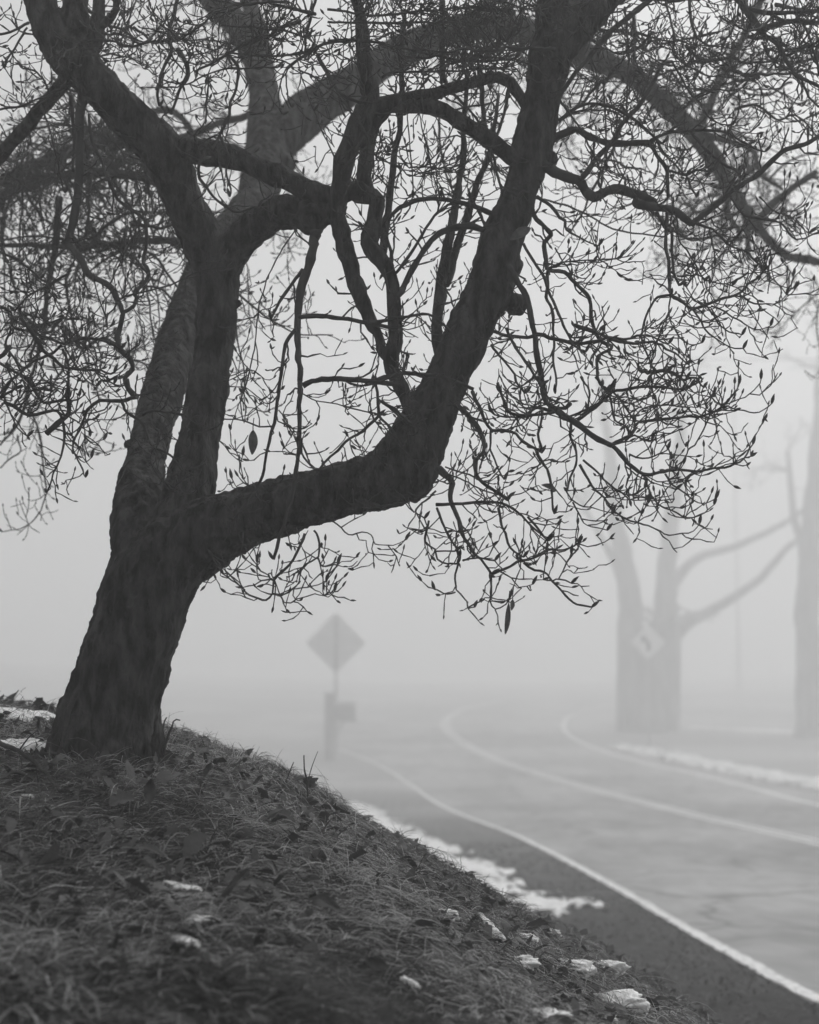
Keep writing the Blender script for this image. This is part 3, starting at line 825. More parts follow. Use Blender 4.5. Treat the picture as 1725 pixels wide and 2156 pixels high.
# traced branches: tile, start and end width (source px), distance start and end, twig density, points
TR = """
H 16 10 7.4 7.3 .6: 1450,155 1290,85 1150,45 970,20 760,40 620,110 540,200 515,330 545,450 570,610
H 19 19 7.28 7.4 .5: 580,900 625,850 660,800 760,600 850,470 950,350 1080,280 1250,250 1400,300
H 10 8 7.28 7.4 .4: 560,720 590,685 620,640 760,450 870,270 970,140 1060,75 1120,60
H 10 10 7.4 7.4 .4: 1320,90 1350,170 1410,300
G 15 12 7.2 7.2 .8: 1180,1060 1300,1050 1480,1060 1725,1100 2070,1150
H 12 6 7.2 7.2 1.0: 350,1110 480,1090 700,1050 880,1040 1000,1110 1080,1180
G 17 15 7.1 7.1 .8: 1220,1660 1300,1615 1450,1600 1725,1610 2070,1640
H 15 11 7.1 7.1 1.0: 350,1635 500,1580 720,1550 900,1570 1100,1610 1280,1690
G 34 15 7.35 7.05 .2: 1330,300 1320,370 1290,550 1230,720 1190,900 1170,1100 1180,1300 1190,1500 1200,1725
L 15 9 7.05 6.95 .5: 912,0 910,150 900,350 895,550 900,650 880,820 850,950 820,1100 780,1250 730,1400 675,1600
G 12 7 7.25 7.1 .5: 1220,640 1100,800 1000,960 940,1070
G 12 10 7.1 7.0 .5: 1150,1170 1100,1230 1060,1350 1030,1550 1000,1725
L 10 8 7.0 6.95 .5: 735,0 705,230 680,400 630,600 590,820 540,960 480,1060 330,1250
G 4.5 4 7.3 7.1 .4: 1180,260 1040,450 940,640 880,800 830,980 815,1200 780,1420 700,1725
L 4 3 7.1 7.05 .6: 450,0 410,160 350,300 300,460
L 9 7 7.1 7.05 1.3: 1600,340 1460,470 1350,540 1240,640 1150,730 1070,810 960,740 910,640
L 10 9 7.1 7.1 .8: 1600,340 1590,180 1560,50
L 7 6 7.1 7.1 .8: 1600,200 1725,310 1850,420
L 8 7 7.1 7.1 1: 1600,340 1700,450 1800,600
L 4 4 7.0 7.1 1: 920,140 1050,210 1230,240 1450,290 1600,340
L 4 3 7.0 7.0 1: 720,290 800,430 870,560
L 5 4 7.0 6.95 1.6: 690,430 560,430 400,380 240,370
L 3 3 6.95 6.95 .2: 510,1020 430,940 385,800 405,690
L 3 3 6.95 6.95 .2: 430,1090 370,990 310,890
O 9 4 7.0 6.95 1.0: 1210,120 1150,250 1070,460 940,600 810,730 790,910 700,1000 600,970 430,890 350,800 130,650
O 5 3 6.95 6.9 1.0: 790,910 870,930 930,1030 1020,1030 1100,980 1220,950 1350,915 1510,960 1600,880
O 7 3 7.0 6.9 1.0: 1330,80 1390,180 1380,420 1220,520 1150,620 1140,760 1070,840 1240,840 1400,795 1490,740
O 5 4 7.0 7.0 1.2: 1380,430 1420,530 1450,560 1540,540 1640,500
O 5 3 6.95 6.9 2: 800,740 700,740 600,720 570,600 580,500
L 5 3 7.0 7.0 .7: 1180,1260 1240,1300 1330,1385 1450,1360 1530,1385 1570,1460 1640,1475 1725,1470 1835,1430
M 16 10 7.2 7.0 .4: 640,220 740,290 830,380 900,460 940,550 945,650 880,720 865,830 930,930 1050,1020 1150,1080
M 12 8 7.2 7.0 .6: 840,130 890,250 950,380 1000,460 1120,470 1220,500 1290,570 1380,630 1450,660
M 7 5 7.1 7.0 .8: 1000,470 1000,620 1030,720 1080,830 1120,900
I 20 16 7.3 7.1 .35: 160,610 230,730 300,880 350,1050 380,1230 400,1400 440,1600 470,1725
M 16 12 7.1 7.0 .9: 1450,100 1490,220 1580,300 1650,330
I 10 7 7.3 7.0 .7: 280,410 370,560 450,680 500,830 570,970 640,1150 700,1270 760,1330 830,1360
I 16 8 7.4 7.05 .55: 330,60 400,200 500,300 520,340 460,400 480,520 500,640 640,660 740,760 860,890 870,1050 940,1240 1050,1310 1020,1350 940,1400 930,1550 960,1650 1030,1700
I 11 6 7.3 7.0 .7: 500,640 490,760 480,880 530,1000 550,1200 540,1400 560,1600 560,1725
I 9 9 7.2 7.1 .7: 130,1150 180,1260 240,1360 340,1510 440,1650
M 9 9 7.1 7.0 .8: 1060,50 1130,230 1190,320 1450,330 1560,310
I 8 7 7.2 7.1 .8: 0,1300 100,1430 200,1560 210,1630 300,1725
I 5 4 7.2 7.1 1: 560,450 600,540 690,650 700,700
I 5 4 7.2 7.1 1: 510,620 680,570 950,560 1130,540
I 7 5 8.4 8.2 1.0: 380,10 600,60 850,160 1000,250 1200,310 1520,350
I 13 4 7.4 7.2 .3: 400,0 520,80 600,190 650,210 660,290 800,370 940,430
D 36 28 7.45 7.4 .25: 440,1430 600,1530 760,1580 830,1680 900,1720 1070,1660 1250,1700 1430,1780
J 28 22 7.4 7.3 .5: 120,50 200,80 390,100 500,150 610,240
J 19 17 7.3 7.3 .5: 610,240 650,200 780,110 900,10
E 17 13 7.3 7.2 1.0: 900,1735 1050,1620 1230,1500 1400,1330 1600,1260 1725,1190
D 26 19 7.55 7.5 .4: 520,1225 740,1140 850,1200 1050,1260 1380,1250
D 12 10 7.5 7.5 .8: 1380,1250 1450,1200 1600,1160 1725,1150
E 10 6 7.5 7.4 1.2: 580,1150 700,1145 900,1160 1050,1240 1250,1330
J 12 10 7.4 7.2 .5: 390,100 385,290 375,450 410,560 415,780 430,860
J 11 6 7.2 7.1 1.8: 430,860 540,930 620,990 800,920 1020,850 1100,770 1200,690 1290,600
J 8 4 7.2 7.1 .6: 430,860 310,880 250,970 190,1080 165,1270 200,1360 230,1430 300,1560 370,1610 470,1620 560,1600
J 5 3 7.2 7.1 .9: 430,860 410,960 420,1080 470,1190 540,1270 610,1300 700,1280
J 7 4 7.2 7.0 .6: 620,990 670,1060 730,1170 800,1230 900,1300 980,1325 1060,1330
J 6 4 7.2 7.0 .7: 740,960 850,1110 940,1180 1050,1210
J 6 3 7.2 7.0 .7: 780,960 900,1010 1060,1110 1180,1160 1300,1130
J 6 3 7.1 7.0 1: 1030,860 1160,930 1280,940 1370,930 1440,860
J 4 3 7.1 7.0 .8: 1270,690 1290,740 1430,800 1510,810
J 11 8 7.4 7.3 .8: 300,130 370,260 430,330 440,500 460,690 500,780
J 6 5 7.4 7.3 1.2: 440,210 500,380 590,500 660,620 720,740
J 9 6 7.3 7.1 1.3: 650,240 760,270 860,350 940,430 1080,480 1150,550 1230,640
J 6 5 8.0 8.0 1.3: 760,270 800,430 810,600
J 5 4 7.3 7.2 1.4: 480,700 650,690 800,760 960,780
J 5 5 7.5 7.3 1.4: 480,580 640,640 560,790
J 9 4 7.6 7.4 1.0: 950,0 1070,160 1200,190 1380,230 1480,350 1560,370 1725,310
J 6 4 7.6 7.5 1.0: 1200,0 1330,120 1500,190 1640,320
E 22 13 7.3 7.2 .8: 1210,270 1350,210 1560,180 1725,200
E 16 10 7.3 7.2 .9: 1210,280 1350,380 1420,500 1500,620 1570,690 1725,760
E 8 7 7.2 7.2 .9: 1570,690 1640,850 1725,940
E 8 8 7.2 7.2 .9: 1580,190 1640,330 1690,500 1725,650
E 32 22 7.35 7.3 .6: 1000,-60 1050,20 1100,100 1210,270
E 15 13 7.3 7.2 1.2: 1110,80 1350,110 1725,90
E 8 4 7.5 7.3 1.3: 370,-40 420,180 460,320 440,450 530,540 650,620 740,660 900,650
E 11 4 7.6 7.4 1.4: 590,-30 610,200 650,320 750,400 870,410
E 7 5 7.6 7.4 1: 850,140 1040,240 1100,270
E 7 4 7.4 7.3 1: 430,530 520,680 600,820 680,900 740,1000 820,1070 960,1100
E 5 3 7.4 7.3 .8: 740,430 870,540 960,600 1060,660 1160,630
D 19 12 7.5 7.4 .5: 1430,-40 1200,150 1000,330 870,480 750,620 600,830 570,910
D 17 11 7.4 7.6 .4: 780,1580 900,1420 1050,1250 1150,1080 1300,920 1430,720 1500,560 1580,540
D 8 6 7.5 7.4 .4: 1170,60 1200,400 1200,700 1180,1000
D 14 12 10 10 .6: 1250,100 1255,400 1260,700
D 11 7 7.4 7.4 1: 590,1060 720,960 850,915 1000,930 1150,980 1280,1060 1400,1180 1500,1260
D 7 5 8 7.9 1: 620,1030 760,990 920,960 1080,980 1250,1100
N 22 15 7.0 6.95 1.0: -50,270 0,300 130,380 250,480 400,570 480,600
N 14 4 6.95 6.85 1.1: 480,600 560,680 650,780 760,850 900,840 1060,820 1250,820 1400,800 1550,770 1650,720 1720,590
N 11 4 6.95 6.85 .9: 480,600 600,540 680,480 720,390 900,375 1100,360 1300,330 1420,280 1480,230 1570,130 1600,60
N 5 3 6.9 6.85 .5: 1420,285 1550,290 1725,312 1820,290 1883,236
N 4 3 6.9 6.85 .5: 1480,240 1650,170 1760,90 1791,18
N 10 6 7.0 6.9 2.0: 480,130 620,100 850,80 1060,110 1170,90
N 10 9 7.0 7.0 1.5: 180,380 330,260 460,160 500,100
N 7 3 6.95 6.85 .9: 760,860 790,960 850,1080 930,1150 1050,1190 1150,1240 1290,1190 1380,1120
N 8 3 6.95 6.85 .8: 200,770 280,900 330,990 420,1060 480,1160 600,1250 800,1300 900,1360 980,1385 1100,1370 1200,1350 1250,1290
N 7 4 6.95 6.9 1: 230,730 350,830 440,920 550,1000 670,1040 770,970
N 4 3 6.9 6.9 .6: 550,1000 670,1085 780,1080
N 6 3 6.95 6.85 .8: 950,850 1020,940 1130,1020 1200,1080 1300,1110 1390,1070
N 5 3 6.95 6.9 .8: 760,860 860,930 1040,990
N 4 3 6.95 6.9 .8: 790,870 870,910 1000,910 1130,910
N 5 3 7.0 6.9 .7: 80,1000 130,1080 240,1130 340,1160 480,1190
N 5 3 7.0 6.9 .7: 140,1100 200,1220 260,1310 440,1345
N 9 6 7.0 7.0 1.2: 130,380 110,500 150,620 170,740 130,850 90,1000
N 7 6 7.1 7.0 1: 210,0 280,120 270,300
N 8 6 7.1 7.0 1.2: 340,0 430,110 480,250 510,380 590,430 650,500
N 6 6 7.1 7.0 1.2: 460,100 540,190 640,330 680,400
N 5 4 6.9 6.85 2: 1210,600 1150,650 1100,750 1060,820
N 5 4 6.9 6.85 2: 1210,600 1280,470 1340,340
N 3 3 6.9 6.9 .8: 1060,390 1090,500 1130,610
N 5 4 6.95 6.9 .8: 970,240 830,265 720,290 680,370
N 4 4 6.95 6.9 .8: 970,240 1100,120
N 4 3 6.95 6.85 .6: 970,240 1080,265 1170,270 1300,240 1370,170
N 7 5 6.95 6.9 2.2: 600,560 680,520 760,560 830,560
N 6 4 6.95 6.9 1.6: 640,680 760,720 860,700 970,640
P 8 6 7.1 7.0 1.2: 240,0 290,130 350,250 420,360 440,430
P 11 8 7.1 6.95 .9: 380,0 430,100 460,230 540,350 620,450 720,580
P 9 4 6.95 6.9 1.6: 720,580 850,530 920,480 1040,450 1150,410 1220,360 1350,370 1480,310
P 5 4 6.95 6.9 .7: 720,580 725,700 710,820 760,890 850,840 880,790
P 7 6 6.95 6.85 .5: 1000,480 1100,550 1190,560 1260,640 1400,800 1480,855 1600,870
P 9 6 7.0 6.95 .8: 780,0 800,120 850,230 880,350 1000,430
P 8 7 7.0 6.95 .8: 1040,80 1120,180 1220,290
P 5 3 6.95 6.9 1: 800,560 890,610 960,690 1080,670
P 6 4 7.0 6.9 .8: 430,480 400,620 410,720 450,760 500,820 510,880 570,870
P 5 4 7.0 6.9 1.2: 400,740 300,745 220,715
P 5 4 6.9 6.9 1.2: 1260,640 1320,630 1420,660
P 7 5 7.1 7.0 .5: 170,110 140,300 230,360 240,440 330,490 420,490
P 5 5 7.0 7.0 1.5: 230,380 400,380
P 6 5 7.0 6.9 1.8: 470,460 600,440 750,460
P 5 5 6.95 6.9 1: 1310,620 1380,480 1420,400
M 10 6 7.1 6.95 1.5: 520,1120 700,1110 900,1100 1050,1100 1200,1160 1300,1240 1400,1340 1500,1430
M 5 5 7.0 7.0 .8: 600,790 760,840 900,910 1050,1000 1150,1060
M 5 4 7.0 6.95 .8: 620,850 780,920 900,980 1050,1030
M 24 11 7.2 7.05 .4: 540,800 610,860 660,940 640,1080 700,1200 760,1400
M 10 6 7.0 6.95 1.2: 1400,650 1450,750 1520,900 1540,1100 1560,1200
M 8 8 7.0 7.0 1.2: 1450,660 1420,500 1450,350
M 4 4 7.0 6.9 .3: 400,340 470,520 520,680 545,780
M 4 4 7.0 6.9 .3: 20,380 150,540 280,700 400,820
M 10 8 7.0 7.0 1: 40,210 170,300 320,420
M 4 3 7.0 6.9 .4: 330,1190 250,1080 160,980 140,880
M 4 3 7.0 6.9 .4: 330,1190 200,1080 60,980 0,900
M 6 5 7.05 6.9 1.4: 520,1000 420,1080 330,1190 420,1240
F 24 16 7.45 7.2 .3: 560,380 600,420 700,520 780,680 960,780 1040,930 1080,1020
F 17 14 7.2 7.15 .6: 1080,1020 1060,1150 1030,1260 1060,1350 1150,1430 1170,1520 1100,1580 1130,1690 1200,1760
K 15 9 7.15 7.1 .7: 1110,20 1130,100 1200,170 1150,180 1070,215 880,215 780,260 745,350
K 8 4 7.1 7.05 .8: 745,350 650,570 660,690 720,820 750,880
K 10 5 7.1 7.0 .6: 1070,220 1120,310 1200,360 1270,450 1330,600 1450,660 1530,720 1600,810 1725,870
K 9 6 7.0 6.95 1.8: 1250,340 1340,300 1550,315 1620,330
K 4 3 7.0 6.95 1: 1530,720 1640,680 1660,610
K 4 3 7.0 6.95 1.5: 1320,740 1380,850 1450,940 1520,1010 1640,1000
F 12 10 7.2 7.4 .5: 1090,1010 1180,960 1200,880 1190,840 1290,720 1300,640 1260,570 1290,400 1260,200 1080,60 1020,0
A 10 11 7.4 7.4 .5: 780,1000 800,1170 850,1330 900,1450 960,1600 1020,1725
F 6 4 7.2 7.1 .6: 1055,900 1130,860 1290,830 1500,770 1700,680 1840,630 2000,625
F 5 3 7.2 7.1 .7: 970,760 1050,580 1150,380 1210,250
F 9 8 7.1 7.15 1.2: 270,1180 440,1250 560,1290 700,1250 870,1250 980,1290 1060,1330
F 10 8 7.1 7.0 1.2: 540,1300 470,1370 380,1410 260,1460 190,1550 110,1600 0,1725
F 8 7 7.1 7.05 .8: 550,1340 590,1450 600,1600 600,1725
K 7 7 7.05 7.05 .8: 600,0 600,180
F 5 4 7.1 7.0 1.2: 800,1300 840,1400 850,1530 890,1600 1000,1640
F 5 4 7.1 7.0 1: 560,1310 680,1500 760,1620 850,1660
F 5 4 7.1 7.1 .5: 940,1140 930,1050 870,900 830,750
F 8 7 7.0 7.0 2: 0,960 100,1020 120,1150 270,1170
F 8 6 7.1 7.0 2: 590,680 400,790 250,870 130,1000
F 8 6 7.3 7.2 1.2: 0,480 170,570 350,720
F 8 6 7.0 6.95 2: 100,1160 50,1300 130,1420 180,1530
F 9 9 7.0 7.0 1.5: 0,1460 130,1530 250,1600 320,1700
K 9 8 7.0 7.0 1.8: 260,40 320,140 390,220 500,210 590,200
K 20 10 7.0 7.0 1.6: 410,495 500,410 600,310 590,200
K 6 4 7.0 6.95 .9: 20,0 50,180 100,330 150,450 240,520
K 8 8 7.0 7.0 .4: 100,30 0,190
K 4 4 7.05 7 .6: 745,350 780,430 790,520
K 3 3 7.05 7 .4: 720,490 800,570 910,550
K 3 3 7.05 7 .4: 670,690 740,750 800,710
K 7 3 10.5 10.2 .6: 240,200 340,480 370,700 400,930 400,1050 320,1230 200,1320 20,1360
K 5 4 10.5 10.4 .8: 0,800 90,710 180,660 160,560
K 15 6 10.5 10.5 .8: 260,0 230,200 150,420 0,600
K 4 3 10 10 .8: 660,600 740,660 950,660 990,630
F 24 10 9.5 10 .7: 520,0 500,300 470,500 420,800 380,1200 330,1400 230,1725
F 11 6 10 10 .9: 640,580 580,750 600,900 650,1130 690,1280 600,1450 430,1700
F 6 5 10 10 .9: 650,600 740,740 780,900
F 6 4 10 10 .9: 600,970 900,1170 1000,1250
F 8 5 10 10 .9: 690,1280 780,1500 830,1700
A 30 26 7.65 7.5 .4: 740,760 700,1000 700,1300 680,1725
F 26 24 7.5 7.45 .4: 680,0 620,300 590,410
A 7 5 7.5 7.4 .8: 1200,0 1110,230 1050,400
A 14 8 7.5 7.4 1.0: 1560,-40 1530,100 1480,300 1500,450 1430,620 1380,830 1400,930
A 16 9 7.5 7.4 1.0: 1560,430 1620,520 1650,650 1560,820 1500,1000
A 12 10 8 8 .5: 620,830 640,1000 650,1250 640,1500
A 10 8 7.5 7.4 1.3: 250,200 130,260 0,300
A 8 6 7.5 7.4 1.3: 240,240 180,340 90,480 40,600
A 7 6 7.4 7.3 1.0: 0,960 150,940 330,860 540,770
A 5 5 7.3 7.3 .3: 360,920 440,1150 500,1400 540,1600 570,1690
A 7 5 7.4 7.3 1.5: 450,830 380,700 290,620 200,600
B 11 8 7.4 7.2 .8: 560,480 650,580 640,750 600,870 570,1010 490,1190 420,1320
B 9 5 7.2 7.2 .5: 490,1190 540,1300 570,1390 550,1500 590,1650 580,1725
B 10 7 7.2 7.2 .5: 410,1380 310,1440 320,1560 370,1650 430,1725 570,1830 700,1850 830,1810
B 6 5 7.3 7.2 .5: 390,650 370,900 370,1060 260,1190
B 5 5 7.3 7.3 1.5: 0,700 180,740 400,640 650,600 1000,590
B 7 13 7.3 7.4 1.6: 270,630 380,580 560,470 700,390 900,330 1000,260 1200,180
B 6 9 7.3 7.4 1.6: 550,460 750,480 1000,490 1200,470 1300,420
B 6 8 7.3 7.4 1.6: 500,220 850,240 1100,280 1250,330
B 12 11 7.4 7.3 1.6: 1700,350 1450,380 1300,450 1080,600
B 5 4 7.3 7.3 .8: 1075,600 1010,800 1010,950 1040,1000
B 5 4 7.3 7.3 .8: 1070,640 1090,850 1120,940
B 4 4 7.3 7.3 .5: 1170,520 1250,800 1320,970
B 4 4 7.3 7.3 .2: 1320,970 1390,1150 1470,1320 1520,1430
B 9 7 7.4 7.4 1.5: 1340,-30 1250,300 1240,500
B 13 10 7.4 7.3 2: 1350,480 1430,640 1560,830 1725,900
B 6 5 7.3 7.3 .6: 1610,870 1660,1020 1725,1100
B 6 6 7.3 7.2 2: 1180,610 1300,660 1450,780
C 10 7 7.3 7.2 2.4: 0,360 250,350 500,390 700,430 900,470 1300,540 1650,510
C 10 8 7.3 7.2 2: 680,510 850,500 1000,480
C 8 7 7.3 7.2 2.4: 0,190 600,200 1000,190 1300,230
C 9 6 7.3 7.2 1.6: 480,680 560,640 850,625 1050,620 1550,590
C 5 4 7.2 7.2 2: 680,680 750,730 850,730
C 8 7 7.3 7.2 2.4: 0,80 400,130 800,100 1200,60 1600,80
C 8 7 7.3 7.2 2.2: 1080,300 1200,450 1300,530
C 8 7 7.3 7.2 2.2: 1050,560 1250,500 1450,420 1600,330
C 20 19 7.5 7.45 .8: 1010,-50 1005,300 1010,720
C 5 4 7.2 7.1 1.8: 250,1020 300,1100 380,1290 450,1390 600,1440 720,1540 800,1520 960,1480 1130,1420
C 5 4 7.2 7.1 2: 640,1370 720,1470 850,1450 960,1350
C 4 4 7.3 7.2 .3: 690,960 720,1250 750,1725
C 4 4 7.3 7.2 .3: 780,900 850,1200 920,1500 980,1725
C 4 4 7.3 7.3 .2: 0,1250 80,1430
C 14 10 8.5 8.5 .7: 1190,1130 1180,1400 1150,1600 1100,1725
C 12 9 8.5 8.5 .7: 1430,1300 1350,1500 1280,1725
C 8 6 9 9 .7: 980,1030 990,1300 1050,1550 1100,1650
C 17 14 7.8 7.8 .5: 1330,560 1360,900 1380,1150
C 12 9 8 8 .7: 1600,750 1560,950 1480,1200
C 8 7 7.4 7.3 .7: 1430,1300 1500,1550 1530,1725
C 9 7 7.4 7.4 .8: 1100,820 1230,950 1330,1080
D 8 6 7.3 7.2 .6: -20,1340 70,1600 230,1725
D 7 6 7.3 7.2 .7: 600,870 700,1010 780,1140 870,1300 930,1420 970,1550 960,1650
D 6 5 7.5 7.4 .7: 980,660 1000,1000 1010,1280 1010,1500
D 14 11 7.5 7.4 .7: 1380,1250 1420,1300 1480,1400 1540,1500 1550,1725
E 9 7 7.5 7.4 1: 400,1490 560,1540 640,1490 760,1500
E 7 6 7.5 7.4 1: 560,1540 650,1725
E 10 7 7.5 7.4 1: 600,1150 760,1340 880,1430 1000,1490 1050,1580
E 8 6 7.5 7.4 1.2: 0,960 150,1080 280,1200 360,1330 480,1460 560,1540
"""
items = []
for line in TR.strip().splitlines():
    hd, body = line.split(":")
    t, w0, w1, d0, d1, k = hd.split()
    w0, w1, d0, d1, k = map(float, (w0, w1, d0, d1, k))
    k *= {'O': .5, 'P': .7, 'N': .68, 'M': .75, 'I': .8, 'K': .8, 'L': .7, 'F': .85}.get(t, 1)
    pp = [tuple(map(float, s.split(","))) for s in body.split()]
    n = len(pp)
    nd = []
    for i, (x, y) in enumerate(pp):
        u = i / (n - 1)
        px, py = tile_px(t, x, y)
        dj = 0 if i in (0, n - 1) else rnd.gauss(0, .03)
        nd.append((px, py, (w0 + (w1 - w0) * u) * .69, d0 + (d1 - d0) * u + dj))
    P, R = nodes_world(nd, .03)
    P, R = knobby(P, R, .0026 + .02 * R.mean())
    items.append((P, R, k, R.mean() * len(P)))
# the crown's lower boughs that cross the top of the view
for (xa, xb, ya, yb, n_, da, db, k) in [(520, 1300, -60, 120, 17, 6.9, 7.9, 2.0), (-40, 560, -60, 130, 9, 7.0, 8.4, 1.4), (1220, 1720, -60, 150, 15, 7.0, 8.6, 1.5),
                                        (1250, 1740, 60, 420, 15, 7.6, 10.5, 1.1), (-40, 330, 120, 700, 15, 8.4, 10.5, 1.0), (1100, 1420, 640, 960, 5, 7.0, 7.3, 1.3), (-40, 240, 650, 860, 5, 6.9, 7.3, 1.2)]:
    for _ in range(n_):
        x, y = rnd.uniform(xa, xb), rnd.uniform(ya, yb)
        d = rnd.uniform(da, db)
        ang = rnd.choice((0, math.pi)) + rnd.gauss(.25, .35)
        pp = []
        ln = rnd.uniform(120, 330)
        for q in range(6):
            pp.append((x, y, 0, d))
            ang += rnd.gauss(0, .28)
            x += math.cos(ang) * ln / 5
            y += abs(math.sin(ang)) * ln / 5 * rnd.choice((1, 1, -.4))
            d += rnd.gauss(0, .08)
        w0 = rnd.uniform(5, 10)
        nd = [(a, b, w0 * (1 - .12 * q), e) for q, (a, b, _0, e) in enumerate(pp)]
        P, R = nodes_world(nd, .03)
        P, R = knobby(P, R, .006)
        items.append((P, R, k, 0.0))
order = sorted(range(len(items)), key=lambda i: -items[i][3])
asbranch = set(order[:98])
for i, (P, R, k, _s) in enumerate(items):
    if i in asbranch:
        limb_obj("branch", P, R, 8, M_BRANCH)
    else:
        tube(CROWN, P, R, 6, .15)
    d = P[-1] - P[-2]
    if R[-1] < .0045:
        bud(P[-1], d + np.array([0, 0, .02]), .026, .0047, .3)
    if k > 0:
        back = P[:, 1].mean() > 8.1 * NS
        SRC.append((P, R, k, -.2 if back else .1, .9 if back else 1.2, .19 if not back else .36))

DENS = 1.3
# far twigs of the limbs at the back: long, hanging
for P, R, dens, u0, u1, lm in SRC:
    sprout(P, R, dens, u0, u1, lm)


def hanging(P, R, n, lmin, lmax, f0=0., f1=1.):
    """long drooping branchlets under a back limb, each with its own twigs"""
    for _ in range(n):
        i = int((f0 + (f1 - f0) * rnd.random()) * (len(P) - 1))
        d = np.array([rnd.gauss(0, .7), rnd.gauss(0, .7), rnd.uniform(-.3, .7)])
        d /= np.linalg.norm(d)
        L = rnd.uniform(lmin, lmax) * NS
        step = .07 * NS
        Q = [P[i]]
        n_ = int(L / step)
        for s in range(n_):
            d = d + np.array([rnd.gauss(0, .14), rnd.gauss(0, .14), rnd.gauss(0, .1) - .16 * (1 - .9 * max(0, s / n_ - .6) / .4 * 2)])
            d /= np.linalg.norm(d)
            Q.append(Q[-1] + d * step)
        Q = spline(Q, .027)
        r0 = rnd.uniform(.0038, .0075)
        RR = np.linspace(r0, .0019, len(Q))
        tube(CROWN, Q, RR, 5, .2, cap=False)
        sprout(Q, RR, .8, -.1, 1.0, .26)


for k in (12, 13, 14, 15, 16):
    P, R = nodes_world(LIMBS[k], .05)
    hanging(P, R, 12 if k < 15 else 9, .5, 1.5, .25, 1)
for k in (17, 18, 19, 20, 21):
    P, R = nodes_world(LIMBS[k], .05)
    hanging(P, R, 5, .35, .9)
P, R = nodes_world(TRUNK[8], .05)
hanging(P, R, 26, .4, 1.2, .35, 1)
sprout(P, R, .5, -.4, .9, .4)
P, R = nodes_world(TRUNK[7], .05)
hanging(P, R, 9, .4, 1.0, .62, 1)
P, R = nodes_world(TRUNK[9], .05)
hanging(P, R, 8, .4, 1.0, .2, 1)
for k, dn, f in ((1, .35, .45), (2, .7, .1), (4, .45, .35), (5, .6, .1)):
    P, R = nodes_world(TRUNK[k], .05)
    s0 = int(len(P) * f)
    sprout(P[s0:], R[s0:], dn, .1, 1.0, .3)

CROWN.v = [v - tree_base for v in CROWN.v]
crown = CROWN.build("crown", M_TWIG, TREE)


# leaves ------------------------------------------------------------
def leaf_grid(L, Wd, curl, fold, lobed=False, nu=11, nv=6, wob=.0):
    """leaf blade along +x, double curved, with a real thickness ridge at the midrib"""
    u = np.linspace(0, 1, nu)
    out = []
    for i, a in enumerate(u):
        w = Wd * .5 * (math.sin(math.pi * min(1, a * .96 + .02)) ** .75)
        if lobed:
            w *= .55 + .75 * abs(math.sin(a * math.pi * 2.6 + .3))
        for j in range(nv):
            v = -1 + 2 * j / (nv - 1)
            x = a * L
            y = v * w
            z = -curl * (a - .4) ** 2 * L + fold * abs(v) * w + wob * L * math.sin(a * 7 + v * 2.2)
            out.append((x, y, z))
    V = np.array(out)
    i = (np.arange(nu - 1)[:, None] * nv + np.arange(nv - 1)[None, :]).ravel()
    return V, np.stack([i, i + 1, i + nv + 1, i + nv], -1)


def frame(d, up):
    d = np.asarray(d, float)
    d = d / np.linalg.norm(d)
    s = np.cross(up, d)
    s /= np.linalg.norm(s)
    return np.column_stack([d, s, np.cross(d, s)])


HANG = [((533, 905), (532, 955), 7.0, .040, "torn dead leaf"), ((1072, 1270), (1066, 1334), 6.9, .024, None), ((1118, 478), (1076, 503), 7.15, .046, "broad pale dead leaf"),
        ((1172, 1030), (1142, 1020), 6.9, .024, None), ((1080, 1262), (1078, 1284), 6.9, .02, None)]
for (a, b, d, wd, lab) in HANG:
    A_, B_ = at(*a, d * NS), at(*b, d * NS - .02)
    wd *= NS
    L = np.linalg.norm(B_ - A_)
    V, F = leaf_grid(L, wd, .25, .35, wob=.02)
    Rm = frame(B_ - A_, np.array([.25, -1, .3]))
    m_ = MB()
    m_.add(V @ Rm.T + A_ - tree_base, [F])
    st = spline([A_ + np.array([.002, .0, .03]), A_ + np.array([.0, 0, .012]), A_ + (B_ - A_) * .15], .01)
    tube(m_, st - tree_base, np.full(len(st), .0012), 4)
    o = m_.build("dead_leaf", M_DEAD_LEAF, TREE)
    if lab: o["label"] = lab

